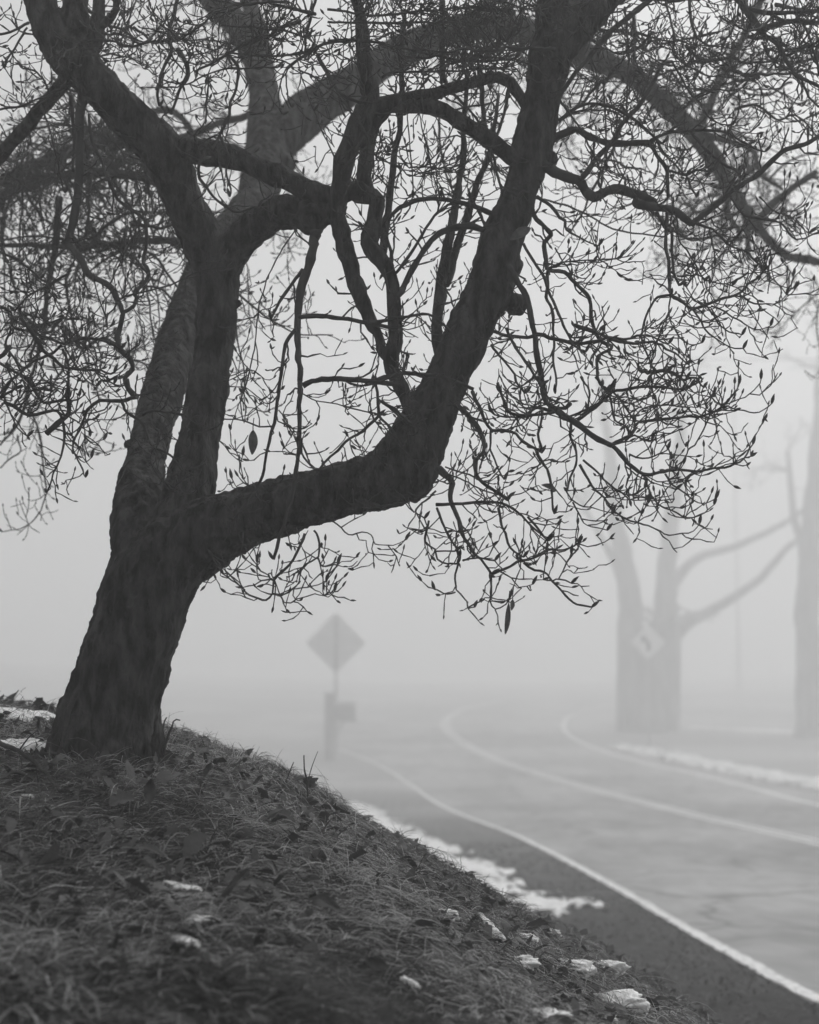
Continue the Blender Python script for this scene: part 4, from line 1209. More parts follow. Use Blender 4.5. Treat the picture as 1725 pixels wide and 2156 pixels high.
# ------------------------------------------------------------------ grass on the bank
def blades(n, xr, yr, lmin, lmax, wmin, wmax, lay, head, spread, tone_fn, keep, seg=5):
    x = nrng.uniform(*xr, n)
    y = yr[0] + (yr[1] - yr[0]) * nrng.random(n) ** 1.25
    k = keep(x, y)
    x, y = x[k], y[k]
    n = len(x)
    z = ground_z(x, y)
    L = nrng.uniform(lmin, lmax, n) * (1 + .35 * n2(x, y, 1.7, 2, 8.))
    h = head(x, y) + nrng.normal(0, spread, n)
    e0 = np.clip(nrng.normal(lay, .3, n), .05, 1.45)            # starting elevation of the blade
    bend = nrng.uniform(.6, 1.9, n)
    w = nrng.uniform(wmin, wmax, n)
    tw = nrng.normal(0, .7, n)
    eps = .05
    sx = (ground_z(x + eps, y, False) - ground_z(x - eps, y, False)) / (2 * eps)
    sy = (ground_z(x, y + eps, False) - ground_z(x, y - eps, False)) / (2 * eps)
    px, py, pz = x.copy(), y.copy(), z - .004
    rows = []
    wob = nrng.normal(0, .35, n)
    for s in range(seg + 1):
        t = s / seg
        ww = w * (1 - t ** 1.6) * .5 + .0003
        a = h + math.pi / 2
        cz = np.sin(tw)
        dx, dy, dz = np.cos(a) * np.cos(tw) * ww, np.sin(a) * np.cos(tw) * ww, cz * ww
        rows.append(np.stack([np.stack([px - dx, py - dy, pz - dz], -1), np.stack([px + dx, py + dy, pz + dz], -1)], 1))
        el = e0 - bend * t * 1.2
        hh = h + wob * t
        cx, cy = np.cos(hh) * np.cos(el), np.sin(hh) * np.cos(el)
        px = px + cx * L / seg
        py = py + cy * L / seg
        pz = pz + np.sin(el) * L / seg + (cx * sx + cy * sy) * L / seg * .8
        gl = z + (px - x) * sx + (py - y) * sy
        pz = np.maximum(pz, gl + .004 + .01 * t)
    V = np.stack(rows, 1)                                         # n, seg+1, 2, 3
    V = V.reshape(-1, 3)
    per = (seg + 1) * 2
    i = (np.arange(n)[:, None] * per + np.arange(seg)[None, :] * 2).ravel()
    F = np.stack([i, i + 1, i + 3, i + 2], -1)
    tn = np.repeat(np.clip(tone_fn(x, y, n), 0, 1), per)
    return V, F, tn


def keep_bank(x, y):
    b = bank(x, y)
    ok = (b > .02 + .05 * n2(x, y, 2.5, 2, 4.)) & (np.abs(x) < .26 * y + .55)
    bare = n2(x, y, 2.0, 3, 12.) > .8
    return ok & (~bare | (nrng.random(len(x)) < .35))


def tone_mix(x, y, n):
    base = .05 + .08 * n2(x, y, 1.4, 3, 21.) + nrng.normal(0, .05, n)
    straw = nrng.random(n) < (.33 + .38 * n2(x, y, 1.1, 2, 14.))
    return np.where(straw, nrng.uniform(.28, 1.0, n), base)


downhill = lambda x, y: -.55 + .5 * n2(x, y, .8, 2, 33.)
mb = MB()
for args in [
    (92000, (-1.9, 1.8), (1.9, 6.2), .03, .095, .0011, .0024, .5, downhill, .6, tone_mix, keep_bank),
    (60000, (-1.9, 1.8), (1.9, 6.6), .02, .065, .0011, .0022, .85, lambda x, y: n2(x, y, 1.3, 2, 51.) * 4, 1.6, tone_mix, keep_bank),
    (3500, (-1.7, 1.6), (2.0, 5.5), .08, .15, .0012, .0022, .6, downhill, .9, tone_mix, keep_bank),
    (15000, (-2.3, 1.4), (4.3, 7.8), .03, .08, .0016, .0028, .9, lambda x, y: n2(x, y, 1.0, 2, 61.) * 5, 1.6, tone_mix, keep_bank),
    (26000, (-.6, 2.6), (6.0, 22.0), .03, .10, .002, .0045, .7, lambda x, y: n2(x, y, 2.0, 2, 71.) * 6, 2.0,
     lambda x, y, n: .06 + .10 * nrng.random(n) + .3 * (nrng.random(n) < .12),
     lambda x, y: (x < XE(y) - .06) & (x > XE(y) - 1.7) & (n2(x, y, 1.6, 3, 23.) + .5 * n2(x, y, 7, 2, 29.) + .55 * (XE(y) - x) > .42)),
]:
    V, F, tn = blades(*args)
    mb.add(V, [F], tn)
tag(mb.build("grass", M_GRASS), "matted winter grass covering the bank", "grass", kind="stuff")

# crumbs of leaf and twig lying in the gutter and between the blades
mb = MB()
n = 9000
x = nrng.uniform(-2.6, 2.6, n)
y = 2.0 + 8.5 * nrng.random(n)
y2 = 6 + 22 * nrng.random(22000) ** 1.5
x = np.concatenate([x, XE(y2) - .02 - 1.5 * nrng.random(22000) ** 1.2])
y = np.concatenate([y, y2])
NB = 3000
y3 = 3.0 + 3.6 * nrng.random(NB)
x = np.concatenate([x, (nrng.random(NB) * 2 - 1) * (.26 * y3 + .3)])
y = np.concatenate([y, y3])
n = len(x)
big = np.arange(n) >= n - NB
xe = XE(np.clip(y, 1, 62))
k = (x < xe - .1 + nrng.normal(0, .06, n)) & (np.abs(x) < .27 * y + .8) & (n2(x, y, 1.8, 3, 3.) > -.35)
x, y, big = x[k], y[k], big[k]
n = len(x)
z = ground_z(x, y)
a = nrng.uniform(0, 6.28, n)
s = nrng.uniform(.008, .03, n) * np.where(nrng.random(n) < .15, 1.5, 1) * np.where(big, .85, .8)
t1, t2 = nrng.normal(0, .5, n), nrng.normal(0, .5, n)
U = np.stack([np.cos(a), np.sin(a), t1], -1)
Vv = np.stack([-np.sin(a), np.cos(a), t2], -1)
C_ = np.stack([x, y, z + np.where(big, .02, .010)], -1)
Q = []
for (cu, cv) in ((-1, -.1), (-.3, -.5), (.5, -.42), (1, .1), (.35, .5), (-.5, .45)):
    Q.append(C_ + U * (cu * s)[:, None] + Vv * (cv * s * nrng.uniform(.5, 1.1, n))[:, None] + np.stack([0 * s, 0 * s, .3 * s * (abs(cu) < .6)], -1))
Q = np.stack(Q, 1).reshape(-1, 3)
i = np.arange(n)[:, None] * 6
mb.add(Q, [i + np.array([[0, 1, 4, 5]]), i + np.array([[1, 2, 3, 4]])], np.repeat(np.clip(np.where(big, nrng.normal(.3, .34, n), nrng.normal(.03, .13, n)), 0, 1), 6))
tag(mb.build("leaf_litter", M_LEAF), "crumbled dead leaves strewn over bank and gutter", "leaf litter", kind="stuff")

# whole fallen leaves, one object each
protos = []
for q in range(7):
    L = [.085, .075, .095, .07, .08, .065, .09][q]
    V, F = leaf_grid(L, L * [.5, .55, .45, .95, .6, 1.0, .5][q], [.5, -.5, .9, .3, 1.1, .5, -.8][q], [.3, .5, .2, .25, .6, .15, .7][q], q in (3, 5), 13, 7, .03)
    m_ = MB()
    m_.add(V - [L / 2, 0, 0], [F], np.clip(.35 + .4 * n2(V[:, 0] * 40, V[:, 1] * 40, 1, 2, q), 0, 1) * [.6, .9, .5, 1.1, .7, .8, 1.3][q])
    st = np.array([[-L / 2, 0, 0], [-L / 2 - .012, .002, .003], [-L / 2 - .028, .006, .001]])
    tube(m_, st, [.001, .0009, .0008], 4, .3)
    me = m_.mesh("fallen_leaf")
    me.materials.append(M_LEAF)
    protos.append(me)
LLAB = "dry dark leaf lying among the matted grass of the bank"
cnt = 0
for _ in range(4000):
    if cnt >= 230: break
    y = rnd.uniform(3.1, 6.6)
    x = rnd.uniform(-2.2, 1.7)
    if abs(x) > .25 * y + .1: continue
    b = float(bank(x, y))
    if b < .015: continue
    if rnd.random() > .35 + .9 * float(n2(x, y, 1.6, 2, 44.)) + (.35 if abs(y - 4.4) < .7 else 0): continue
    o = bpy.data.objects.new("fallen_leaf", rnd.choice(protos))
    COL.objects.link(o)
    o.location = (x, y, float(ground_z(x, y)) + .02)
    o.rotation_euler = (rnd.gauss(0, .5), rnd.gauss(0, .5), rnd.uniform(0, 6.3))
    s = rnd.uniform(.4, .8)
    o.scale = (s, s, s)
    tag(o, LLAB, "leaf", "fallen leaves on the bank")
    cnt += 1
for q in range(36):                                             # leaves gathered round the foot of the trunk
    a = rnd.uniform(0, 6.3)
    r = rnd.uniform(.14, .26)
    x, y = tree_base[0] + math.cos(a) * r, tree_base[1] + math.sin(a) * r
    o = bpy.data.objects.new("fallen_leaf", rnd.choice(protos))
    COL.objects.link(o)
    o.location = (x, y, float(ground_z(x, y)) + .02)
    o.rotation_euler = (rnd.gauss(0, .7), rnd.gauss(0, .7), rnd.uniform(0, 6.3))
    s = rnd.uniform(.4, .8)
    o.scale = (s, s, s)
    tag(o, LLAB, "leaf", "fallen leaves on the bank")
# leaves that stand out
for px, py, q, s, rot, lab in [(437, 1660, 1, 1.15, (.2, -.9, .4), "large curled pale leaf lying in the grass below the sawn stub"),
                               (375, 1500 + 0, 0, 0, None, None),
                               (368, 1498, 0, 0, None, None),
                               (1218, 1990, 0, 0, None, None),
                               (316, 1718, 6, 1.0, (.3, -1.35, 1.3), "slim pale leaf standing on edge in the grass below the trunk"),
                               (368, 1495, 3, 0, None, None),
                               (255, 1722, 3, 1.35, (.5, -.3, .2), "pale lobed maple leaf lying in the grass below the trunk"),
                               (845, 1818, 0, 1.3, (1.1, -.6, 1.0), "upright oval leaf on the bank edge against the snow strip"),
                               (300, 1832, 2, 1.3, (.3, -.2, -.1), "big dark boat shaped leaf lying above the snow slivers")]:
    if s <= 0: continue
    p = hit(px, py)
    o = bpy.data.objects.new("fallen_leaf", protos[q])
    COL.objects.link(o)
    s *= .62
    o.location = (p[0], p[1], p[2] + .035)
    o.rotation_euler = rot
    o.scale = (s, s, s)
    tag(o, lab, "leaf")


# ------------------------------------------------------------------ snow
def snow_patch(name, px, py, rx, ry, h, label, seed, rot=0., rag=.45, kind=None):
    c = hit(px, py)
    rx, ry, h = rx * SNS, ry * SNS, h * SNS
    n = 34
    g = np.linspace(-1.25, 1.25, n)
    U, V = np.meshgrid(g, g)
    ca, sa = math.cos(rot), math.sin(rot)
    X = c[0] + (U * rx * ca - V * ry * sa)
    Y = c[1] + (U * rx * sa + V * ry * ca)
    f = 1 - np.sqrt(U ** 2 + V ** 2) + rag * n2(U, V, 1.6, 4, seed)
    prof = np.sqrt(np.clip(f, 0, None) / (np.clip(f, 0, None) + .12))
    Z = ground_z(X, Y) + .012 + (prof * h * (1 + .5 * n2(U, V, 2.5, 3, seed + 5))) - .05 * np.clip(-f, 0, .4)
    keep = f > -.12
    idx = -np.ones(n * n, int)
    ii = (np.arange(n - 1)[:, None] * n + np.arange(n - 1)[None, :]).ravel()
    F = np.stack([ii, ii + 1, ii + n + 1, ii + n], -1)
    kf = keep.ravel()[F].all(1)
    F = F[kf]
    used = np.unique(F)
    idx[used] = np.arange(len(used))
    P = np.stack([X, Y, Z], -1).reshape(-1, 3)[used]
    m_ = MB()
    m_.add(P, [idx[F]])
    o = m_.build(name, M_SNOW, loc=c)
    tag(o, label, "snow")
    if kind: o["kind"] = kind
    return o


SNS = .5
SNOWS = [
    (1205, 2047, .085, .09, .10, "rounded lump of old snow, left one of the touching pair on the lower bank", 1.0, 0, .3),
    (1268, 2050, .10, .10, .10, "rounded lump of old snow, right one of the touching pair on the lower bank", 2.3, .1, .3),
    (1095, 2035, .09, .07, .05, "flat ragged snow patch just left of the rounded pair", 3.1, -.2, .6),
    (1160, 1972, .06, .05, .07, "small upright snow lump under dark leaves above the rounded pair", 4.7, 0, .3),
    (1105, 1982, .07, .05, .045, "small broken snow patch above the flat ragged one", 5.2, 0, .6),
    (1035, 1978, .07, .04, .04, "narrow snow scrap highest on the lower bank", 6.2, -.5, .6),
    (1300, 2118, .11, .09, .09, "snow lump nearest the bottom edge of the bank by the gutter", 7.9, .1, .35),
    (1150, 2148, .09, .06, .05, "snow patch cut by the lower frame edge in the grass", 8.8, 0, .4),
    (1280, 2152, .06, .04, .04, "tiny snow scrap between two lumps at the bottom edge", 9.3, 0, .4),
    (388, 1882, .075, .022, .006, "thin white snow sliver highest in the hollow of the grass", 10.4, -.35, .5),
    (425, 1950, .05, .028, .006, "bright forked snow sliver in the middle of the grass hollow", 11.6, .3, .6),
    (388, 2003, .06, .025, .006, "white snow sliver lowest in the grass hollow", 12.2, -.3, .5),
    (935, 1936, .04, .02, .02, "small white snow speck on the grass left of the lower lumps", 13.7, -.4, .5),
    (60, 1690, .025, .012, .01, "snow speck beside the fallen branch at the left", 14.1, 0, .5),
    (865, 2085, .03, .014, .008, "lone snow speck in the grass near the bottom middle", 15.0, 0, .5),
]


def snow_lump(px, py, w, h, label, seed):
    """a rounded, pitted lump of old snow half sunk in the turf"""
    c = hit(px, py)
    nu, nv = 60, 34
    V = []
    for i in range(nv + 1):
        t = math.pi * i / nv
        for j in range(nu):
            a = 2 * math.pi * j / nu
            V.append((math.sin(t) * math.cos(a), math.sin(t) * math.sin(a), math.cos(t)))
    V = np.array(V)
    r = 1 + .38 * fbm(V * 1.9 + seed, 2) + .2 * fbm(V * 5 + seed, 3) + .07 * fbm(V * 14 + seed, 2)
    P = V * r[:, None]
    P[:, 2] = np.sign(P[:, 2]) * np.abs(P[:, 2]) ** .8
    P = P * np.array([w / 1.75, w / 2.3, h * .55]) + c + np.array([0, .01, -.02 * h])
    i = np.arange(nv)[:, None] * nu
    j = np.arange(nu)[None, :]
    F = np.stack([i + j, i + nu + j, i + nu + (j + 1) % nu, i + (j + 1) % nu], -1).reshape(-1, 4)
    m_ = MB()
    m_.add(P, [F])
    return tag(m_.build("snow_lump", M_SNOW, loc=c), label, "snow")


for (px, py, rx, ry, h, lab, sd, rot, rag) in SNOWS:
    if "lump" in lab.split(",")[0] or "patch" in lab:
        d_ = hit(px, py)[1]
        sz = {1205: 70, 1268: 84, 1095: 72, 1160: 36, 1105: 48, 1300: 92, 1150: 76, 1280: 34}.get(px, 50)
        snow_lump(px, py, sz * d_ / FPX, (.38 if "flat" in lab or "patch" in lab else .46) * sz * d_ / FPX, lab, sd * 3.7)
    else:
        snow_patch("snow_patch", px, py, rx, ry, h, lab, sd, rot, rag)
snow_patch("snow_patch", 60, 1522, .55, .34, .03, "wide thawing snow patch on the bank left of the trunk", 16.4, 0, .9)
snow_patch("snow_patch", 30, 1582, .3, .12, .02, "thin snow streak on the bank left of the roots", 17.4, 0, .9)


def snow_strip(name, path, half, h, seed, label, thr=.1):
    """ragged band of ploughed snow along a ground path"""
    P = spline(np.column_stack([np.array(path), np.zeros(len(path))]), .045)[:, :2]
    T = np.gradient(P, axis=0)
    T /= np.linalg.norm(T, axis=1)[:, None]
    N = np.column_stack([T[:, 1], -T[:, 0]])
    m = 40
    s = np.linspace(-1.4, 1.4, m)
    X = P[:, 0][:, None] + N[:, 0][:, None] * s[None, :] * half
    Y = P[:, 1][:, None] + N[:, 1][:, None] * s[None, :] * half
    f = 1 - np.abs(s)[None, :] + .75 * n2(X, Y, 1.5, 3, seed) + .8 * n2(X, Y, 5.5, 4, seed + 9) - thr - .12
    end = np.minimum(np.arange(len(P)), np.arange(len(P))[::-1])[:, None] * .045
    f = f - .9 * np.clip(1 - end / 2.2, 0, 1) ** 1.5
    Z = ground_z(X, Y) + .01 + h * np.sqrt(np.clip(f, 0, 1)) * (1 + .5 * n2(X, Y, 3.2, 3, seed + 2)) - .06 * np.clip(-f, 0, .3)
    keep = f > -.1
    n = len(P)
    ii = (np.arange(n - 1)[:, None] * m + np.arange(m - 1)[None, :]).ravel()
    F = np.stack([ii, ii + 1, ii + m + 1, ii + m], -1)
    F = F[keep.ravel()[F].all(1)]
    used = np.unique(F)
    idx = -np.ones(n * m, int)
    idx[used] = np.arange(len(used))
    m_ = MB()
    m_.add(np.stack([X, Y, Z], -1).reshape(-1, 3)[used], [idx[F]])
    return tag(m_.build(name, M_SNOW), label, "snow", kind="stuff")


G2 = lambda px, py: hit(px, py, 9.5)[:2]
snow_strip("snow", [R_(1172, 1930), R_(1120, 1903), R_(1060, 1876), R_(980, 1835), R_(880, 1785), R_(790, 1735), R_(700, 1690)], .48, .06, 3., "ragged strip of old snow in the gutter behind the bank")
snow_strip("snow", [R_(1900, 1690), R_(1800, 1672), R_(1700, 1651), R_(1600, 1632), R_(1500, 1612), R_(1400, 1592), R_(1300, 1572)], .7, .13, 8., "low ploughed snow ridge along the far verge", -.1)
snow_strip("snow", [R_(1720, 1545), R_(1600, 1538), R_(1500, 1533), R_(1420, 1530)], .9, .05, 12., "thin snow on the lawn beyond the far verge", .2)

# ------------------------------------------------------------------ sticks, stubs and shoots on the bank


def stick(name, pts, r0, r1, label, cat, twigs=(), mat=M_BRANCH, z0=None):
    pts = [np.asarray(pts[0]) + (np.asarray(p) - pts[0]) * (NS if abs(np.asarray(p)[1] - pts[0][1]) < .04 else 1) for p in pts]
    r0, r1 = r0 * NS, r1 * NS
    P = spline(pts, .015)
    P, R = knobby(P, np.linspace(r0, r1, len(P)), .004)
    m_ = MB()
    base = P[0].copy()
    tube(m_, P, R, 7)
    for i0, vec, r in twigs:
        a = P[int(i0 * (len(P) - 1))]
        Q = spline([a, a + np.array(vec) * .5 + np.array([0, 0, .006]), a + np.array(vec)], .015)
        tube(m_, Q, np.linspace(r * NS, r * .5 * NS, len(Q)), 5)
    return tag(m_.build(name, mat, loc=base), label, cat)


def gp(px, py, dz=0.):
    p = hit(px, py)
    return p + np.array([0, 0, dz])


stick("fallen_branch", [gp(-30, 1585, .03), gp(40, 1640, .05), gp(85, 1665, .04), gp(140, 1690, .01)], .013, .006, "dark fallen branch lying on the grass left of the roots", "branch",
      [(.5, (.05, -.03, .05), .004), (.8, (.06, .02, -.01), .003)])
stick("fallen_branch", [gp(-10, 1668, .02), gp(30, 1665, .035), gp(75, 1672, .03), gp(90, 1700, .005)], .007, .005, "thin hooked stick lying in the grass at the left edge", "branch",
      [(.65, (-.01, -.01, .06), .003), (.95, (.01, -.02, -.03), .003)])
b0 = gp(432, 1802, -.02)
stick("plant_stub", [b0, b0 + [-.004, 0, .06], b0 + [-.012, 0, .145]], .013, .008, "broken upright stem stub standing in the grass of the bank", "stub",
      [(.2, (.03, -.01, .07), .004), (.1, (-.03, .01, .05), .003)])
c0 = gp(322, 1600, -.01)
stick("sapling_shoot", [c0, c0 + [.03, 0, .1], c0 + [.055, .02, .2]], .007, .003, "bare upright shoot beside the right side of the trunk base", "shoot")
c1 = gp(330, 1612, -.01)
stick("sapling_shoot", [c1, c1 + [.04, 0, .12], c1 + [.07, 0, .2], c1 + [.1, 0, .205]], .008, .003, "bare shoot with a bent tip beside the trunk base", "shoot")
c2 = gp(118, 1585, -.01)
stick("sapling_shoot", [c2, c2 + [-.01, 0, .06], c2 + [-.015, 0, .13]], .006, .003, "short bare shoot at the left side of the roots", "shoot")
c3 = gp(880, 1832, -.01)
stick("plant_stalk", [c3, c3 + [.02, 0, .06], c3 + [.045, 0, .1]], .0035, .002, "dry stalk with a round tip on the bank edge above the snow strip", "stalk", [(.9, (.008, 0, .004), .006)])
c4 = gp(655, 1700, -.02)
stick("plant_stalk", [c4, c4 + [-.02, 0, .14], c4 + [-.035, .01, .27]], .006, .003, "tall blurred weed stalk on the bank edge left of the road", "stalk", [(.5, (.03, 0, .09), .003)])
c5 = gp(596, 1652, -.02)
stick("plant_stalk", [c5, c5 + [.02, 0, .06], c5 + [.05, 0, .13]], .004, .0025, "short dry stalk leaning right on the bank edge", "stalk")

# ------------------------------------------------------------------ things in the fog


def diamond(c, half, th, mat, name, parent, org, rot=0., rnd_c=.12):
    """square plate on its corner with rounded corners, facing -y"""
    pts2 = []
    for k in range(4):
        a = math.pi / 2 * k
        v = np.array([math.cos(a), math.sin(a)]) * half
        for s in np.linspace(-1, 1, 5):
            b = a + s * math.pi / 4
            cc = v * (1 - rnd_c)
            pts2.append(cc + np.array([math.cos(b), math.sin(b)]) * half * rnd_c / 1.42)
    pts2 = np.array(pts2)
    n = len(pts2)
    cr, sr = math.cos(rot), math.sin(rot)
    V = []
    for y in (-th / 2, th / 2):
        for p in pts2:
            V.append((p[0] * cr - y * sr, p[0] * sr + y * cr, p[1]))
    V = np.array(V) + c - org
    m_ = MB()
    k = np.arange(n)
    k2 = (k + 1) % n
    m_.add(V, [np.arange(n)[None, :], (np.arange(n)[::-1] + n)[None, :], np.stack([k, k + n, k2 + n, k2], -1)])
    return m_.build(name, mat, parent, smooth=False)


D1 = 66.0
g1 = at(706, 1600, D1)
g1[2] = float(ground_z(g1[0], g1[1]))
SG = empty("road_sign", g1, "grey back of a diamond road sign on a post by the bend", "sign")
pc = at(707, 1354, D1)
half = 64 * D1 / FPX
diamond(pc + [0, .03, 0], half, .006, M_SIGN_BACK, "sign_panel", SG, g1)
m_ = MB()
tp = at(708, 1296, D1)
box(m_, [g1[0] * 0 + tp[0] - g1[0], -.02, (tp[2] - g1[2]) / 2 - .1], [.12, .06, tp[2] - g1[2] + .2])
m_.build("post", M_METAL, SG, smooth=False)
m_ = MB()
for dz in (-.35, .3):
    tube(m_, np.array([[pc[0] - g1[0], -.07, pc[2] - g1[2] + dz], [pc[0] - g1[0], .05, pc[2] - g1[2] + dz]]), [.02, .02], 8)
m_.build("bolt", M_METAL, SG)

D2 = 64.5
g2 = at(694, 1605, D2)
g2[2] = float(ground_z(g2[0], g2[1]))
MBX = empty("mailbox", g2, "roadside mailbox on a thick wooden post beside the diamond sign", "mailbox")
m_ = MB()
top = at(694, 1462, D2)
hgt = top[2] - g2[2]
box(m_, [0, 0, hgt / 2 - .15], [.38, .32, hgt + .3])
box(m_, [0, 0, hgt + .02], [.43, .37, .08])
m_.build("post", M_WOOD, MBX, smooth=False)
m_ = MB()
bz = (at(700, 1515, D2) - g2)[2]
box(m_, [.55, 0, bz - .04], [1.05, .13, .08])
q0, q1 = np.array([.15, 0, bz - .75]), np.array([.52, 0, bz - .08])
tube(m_, np.array([q0, q1]), [.04, .04], 6)
m_.build("bracket", M_WOOD, MBX, smooth=False)
m_ = MB()
ww, hh, ll = .5, .68, .84
arc = [(-ww / 2, 0), (ww / 2, 0), (ww / 2, hh * .6)] + [(ww / 2 * math.cos(a), hh * .6 + hh * .4 * math.sin(a)) for a in np.linspace(.15, math.pi - .15, 9)] + [(-ww / 2, hh * .6)]
arc = np.array(arc)
n = len(arc)
V = np.array([[x, y, z + bz + .01] for x in (.12, .12 + ll) for (y, z) in arc])
k = np.arange(n)
k2 = (k + 1) % n
m_.add(V, [np.arange(n)[None, ::-1], (np.arange(n) + n)[None, :], np.stack([k, k2, k2 + n, k + n], -1)])
bxo = m_.build("box", M_MAILBOX, MBX, smooth=False)
m_ = MB()
box(m_, [.12 + ll + .006, 0, bz + .2], [.012, .42, .54])
box(m_, [.12 + ll + .02, 0, bz + .35], [.03, .05, .03])
m_.build("door", M_MAILBOX, MBX, smooth=False)

# pale curve warning sign
D3 = 73.0
g3 = at(1366, 1552, D3)
g3[2] = float(ground_z(g3[0], g3[1]))
CS = empty("curve_sign", g3, "pale diamond warning sign with dark arrow in front of the far double trunk", "sign")
pc = at(1365, 1352, D3)
half = 37 * D3 / FPX
pn = diamond(pc, half, .006, M_SIGN_FACE, "sign_panel", CS, g3)
m_ = MB()
cz = pc - g3
AR = [(-.05, -.30), (.07, -.30), (.07, -.02), (-.10, .12), (-.04, .2), (-.27, .2), (-.2, -.03), (-.15, .04), (-.05, -.06)]
Va = np.array([[x * half * 1.6, -.008, z * half * 1.6] for x, z in AR]) + cz
Vb = Va + [0, .006, 0]
n = len(AR)
k = np.arange(n)
k2 = (k + 1) % n
m_.add(np.vstack([Va, Vb]), [np.array([[0, 1, 2, 8]]), np.array([[2, 3, 7, 8]]), np.array([[3, 4, 5]]), np.array([[3, 5, 6]]), np.array([[3, 6, 7]]), np.stack([k, k + n, k2 + n, k2], -1)])
m_.build("arrow", M_SIGN_INK, CS, smooth=False)
m_ = MB()
box(m_, [cz[0], .04, (cz[2] + half) / 2 - .15], [.07, .05, cz[2] + half + .3])
m_.build("post", M_METAL, CS, smooth=False)


def far_tree(label, chains, base, nspr, lmax, seed, name="far_tree"):
    root = empty(name, base, label, "tree")
    m_ = MB()
    allP = []
    for c in chains:
        P, R = nodes_world(c, .25, 1.0)
        a = np.arange(len(P))
        P = P + .06 * np.stack([fbm(np.stack([a * .3, a * 0 + seed, a * 0 + j * 5.], -1), 2) for j in range(3)], -1)
        tube(m_, P - base, R, 12)
        allP.append((P, R))
    m_.build("trunk", M_FAR_BARK, root)
    c_ = MB()

    def rec(p, d, L, r, lv):
        n = max(4, int(L / .35))
        Q = [p]
        for s in range(n):
            d = d + np.array([rnd.gauss(0, .2), rnd.gauss(0, .2), rnd.gauss(0, .14) + .03])
            d /= np.linalg.norm(d)
            Q.append(Q[-1] + d * L / n)
        Q = np.array(Q)
        tube(c_, Q - base, np.linspace(r, max(.008, r * .3), len(Q)), 5, .3, cap=False)
        if lv < 3:
            for _ in range(4 if lv < 2 else 3):
                i = rnd.randint(max(1, n // 3), n)
                e = d + np.array([rnd.gauss(0, .8), rnd.gauss(0, .8), rnd.gauss(.15, .6)])
                e /= np.linalg.norm(e)
                rec(Q[i], e, L * rnd.uniform(.4, .65), max(.008, r * .5), lv + 1)
    for P, R in [a_ for a_ in allP if len(a_[0]) > 14]:
        for _ in range(nspr):
            i = rnd.randint(int(len(P) * .8), len(P) - 1)
            e = np.array([rnd.gauss(0, .8), rnd.gauss(0, .8), rnd.uniform(.1, .9)])
            e /= np.linalg.norm(e)
            rec(P[i], e, rnd.uniform(.5, 1) * lmax, max(.02, R[i] * .45), 1)
    c_.build("crown", M_FAR_BARK, root)
    return root


D4 = 83.0
fb = at(1350, 1560, D4)
fb[2] = float(ground_z(fb[0], fb[1]))
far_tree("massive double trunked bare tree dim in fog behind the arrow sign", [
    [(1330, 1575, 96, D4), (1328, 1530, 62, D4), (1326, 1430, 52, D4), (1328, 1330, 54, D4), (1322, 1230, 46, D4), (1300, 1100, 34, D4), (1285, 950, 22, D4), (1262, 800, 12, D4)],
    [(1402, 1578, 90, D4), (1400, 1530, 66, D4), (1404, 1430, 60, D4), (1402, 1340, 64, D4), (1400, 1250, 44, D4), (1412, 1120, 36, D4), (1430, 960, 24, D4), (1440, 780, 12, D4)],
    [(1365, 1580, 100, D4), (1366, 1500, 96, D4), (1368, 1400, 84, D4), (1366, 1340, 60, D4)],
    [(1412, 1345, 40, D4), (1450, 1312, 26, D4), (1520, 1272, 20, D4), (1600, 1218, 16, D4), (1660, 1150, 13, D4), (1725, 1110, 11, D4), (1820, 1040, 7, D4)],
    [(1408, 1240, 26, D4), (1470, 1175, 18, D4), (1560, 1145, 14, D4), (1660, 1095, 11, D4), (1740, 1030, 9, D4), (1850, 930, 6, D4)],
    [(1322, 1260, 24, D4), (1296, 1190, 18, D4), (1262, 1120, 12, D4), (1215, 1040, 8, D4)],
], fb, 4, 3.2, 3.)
D5 = 79.0
fb = at(1712, 1560, D5)
fb[2] = float(ground_z(fb[0], fb[1]))
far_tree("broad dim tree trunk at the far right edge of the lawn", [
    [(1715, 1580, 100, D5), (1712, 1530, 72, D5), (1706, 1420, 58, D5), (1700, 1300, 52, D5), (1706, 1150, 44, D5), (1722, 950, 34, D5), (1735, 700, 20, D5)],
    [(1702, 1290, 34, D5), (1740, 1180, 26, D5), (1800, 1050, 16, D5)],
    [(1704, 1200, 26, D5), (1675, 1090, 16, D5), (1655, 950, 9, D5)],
], fb, 4, 3.0, 9.)

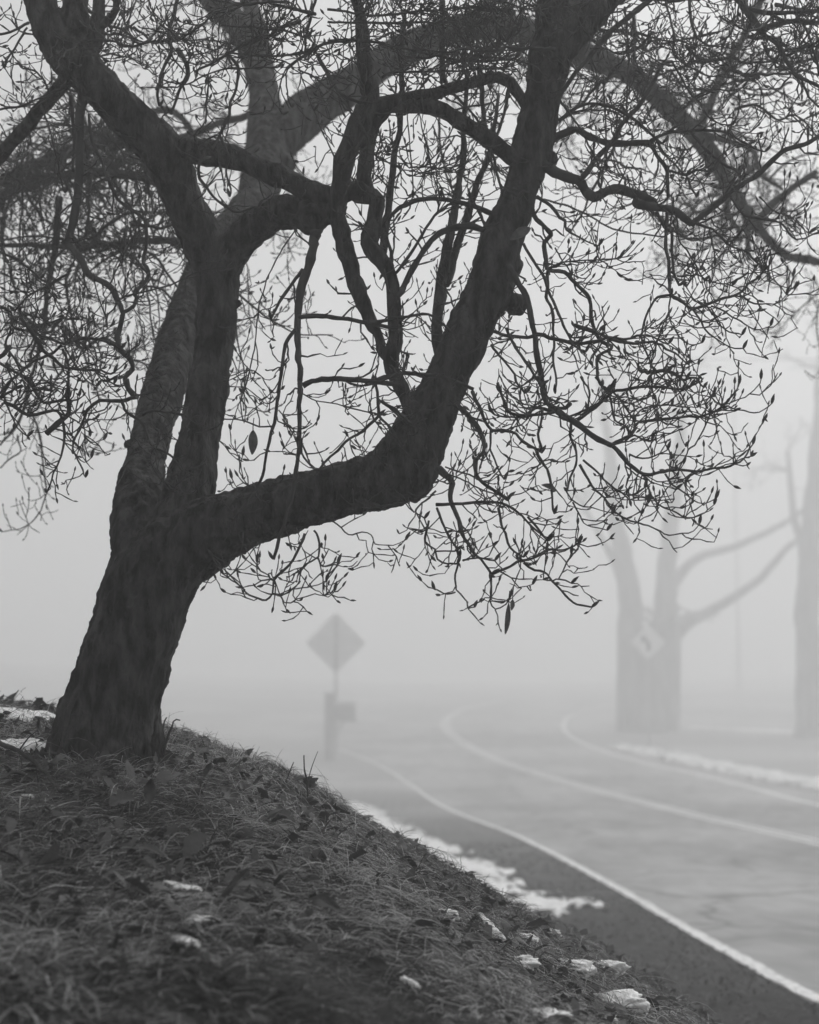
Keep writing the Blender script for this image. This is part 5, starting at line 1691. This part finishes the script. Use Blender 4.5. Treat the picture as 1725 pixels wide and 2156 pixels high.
# utility pole and its lines
D6 = 140.0
up = at(1557, 1468, D6)
up[2] = float(ground_z(up[0], up[1]))
UP = empty("utility_pole", up, "thin tall utility pole fading in the fog right of the double trunk", "pole")
m_ = MB()
HP = 26.0
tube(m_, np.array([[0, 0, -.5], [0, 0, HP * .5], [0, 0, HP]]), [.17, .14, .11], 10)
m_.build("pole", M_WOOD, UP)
m_ = MB()
box(m_, [0, -.12, HP - .6], [2.4, .1, .12])
m_.build("cross_arm", M_WOOD, UP, smooth=False)
for xx in (-1.1, -.4, .4, 1.1):
    m_ = MB()
    tube(m_, np.array([[xx, -.12, HP - .54], [xx, -.12, HP - .46], [xx, -.12, HP - .38]]), [.03, .05, .03], 8)
    m_.build("insulator", M_METAL, UP)


def cable(label, a, b, sag, r):
    t = np.linspace(0, 1, 40)[:, None]
    P = a + (b - a) * t - np.array([0, 0, 1]) * sag * 4 * t * (1 - t)
    m_ = MB()
    tube(m_, P, np.full(40, r), 5)
    return tag(m_.build("overhead_cable", M_CABLE, loc=a), label, "cable")


cable("lower overhead cable crossing the fog above the bend", at(1000, 742, 60), at(2100, 748, 60), .2, .013)
cable("upper overhead cable seen through the crown", at(-300, 196, 50), at(2100, 204, 50), .25, .02)

# low marker and shrubs on the far lawn
mk = hit(1627, 1470, 30)
MK = empty("marker_stake", mk, "small pale round marker on a thin stake on the far lawn", "marker")
m_ = MB()
hz_ = (at(1627, 1412, mk[1]) - mk)[2]
tube(m_, np.array([[0, 0, -.2], [0, 0, hz_]]), [.015, .015], 6)
m_.build("stake", M_METAL, MK)
m_ = MB()
a = np.linspace(0, 2 * math.pi, 20, endpoint=False)
V = np.array([[math.cos(q) * .13, y, math.sin(q) * .13 + hz_] for y in (-.03, -.015) for q in a])
k = np.arange(20)
k2 = (k + 1) % 20
m_.add(V, [np.arange(20)[None, :], (np.arange(20)[::-1] + 20)[None, :], np.stack([k, k + 20, k2 + 20, k2], -1)])
m_.build("reflector", M_SIGN_FACE, MK, smooth=False)


# ------------------------------------------------------------------ the fog itself
m_ = MB()
box(m_, [0, 227.5, 13.4], [590, 525, 33])
haze_mat = bpy.data.materials.new("haze")
haze_mat.use_nodes = True
nt = haze_mat.node_tree
nt.nodes.clear()
out = nt.nodes.new("ShaderNodeOutputMaterial")
pv = nt.nodes.new("ShaderNodeVolumePrincipled")
pv.inputs["Color"].default_value = (.97, .97, .97, 1)
pv.inputs["Density"].default_value = 0.0158
pv.inputs["Anisotropy"].default_value = 0.3
nt.links.new(pv.outputs[0], out.inputs["Volume"])
haze = m_.build("haze", haze_mat, smooth=False)
tag(haze, "pale even fog filling the air over road and bank", "fog", kind="stuff")
print("crown verts", CROWN.n)
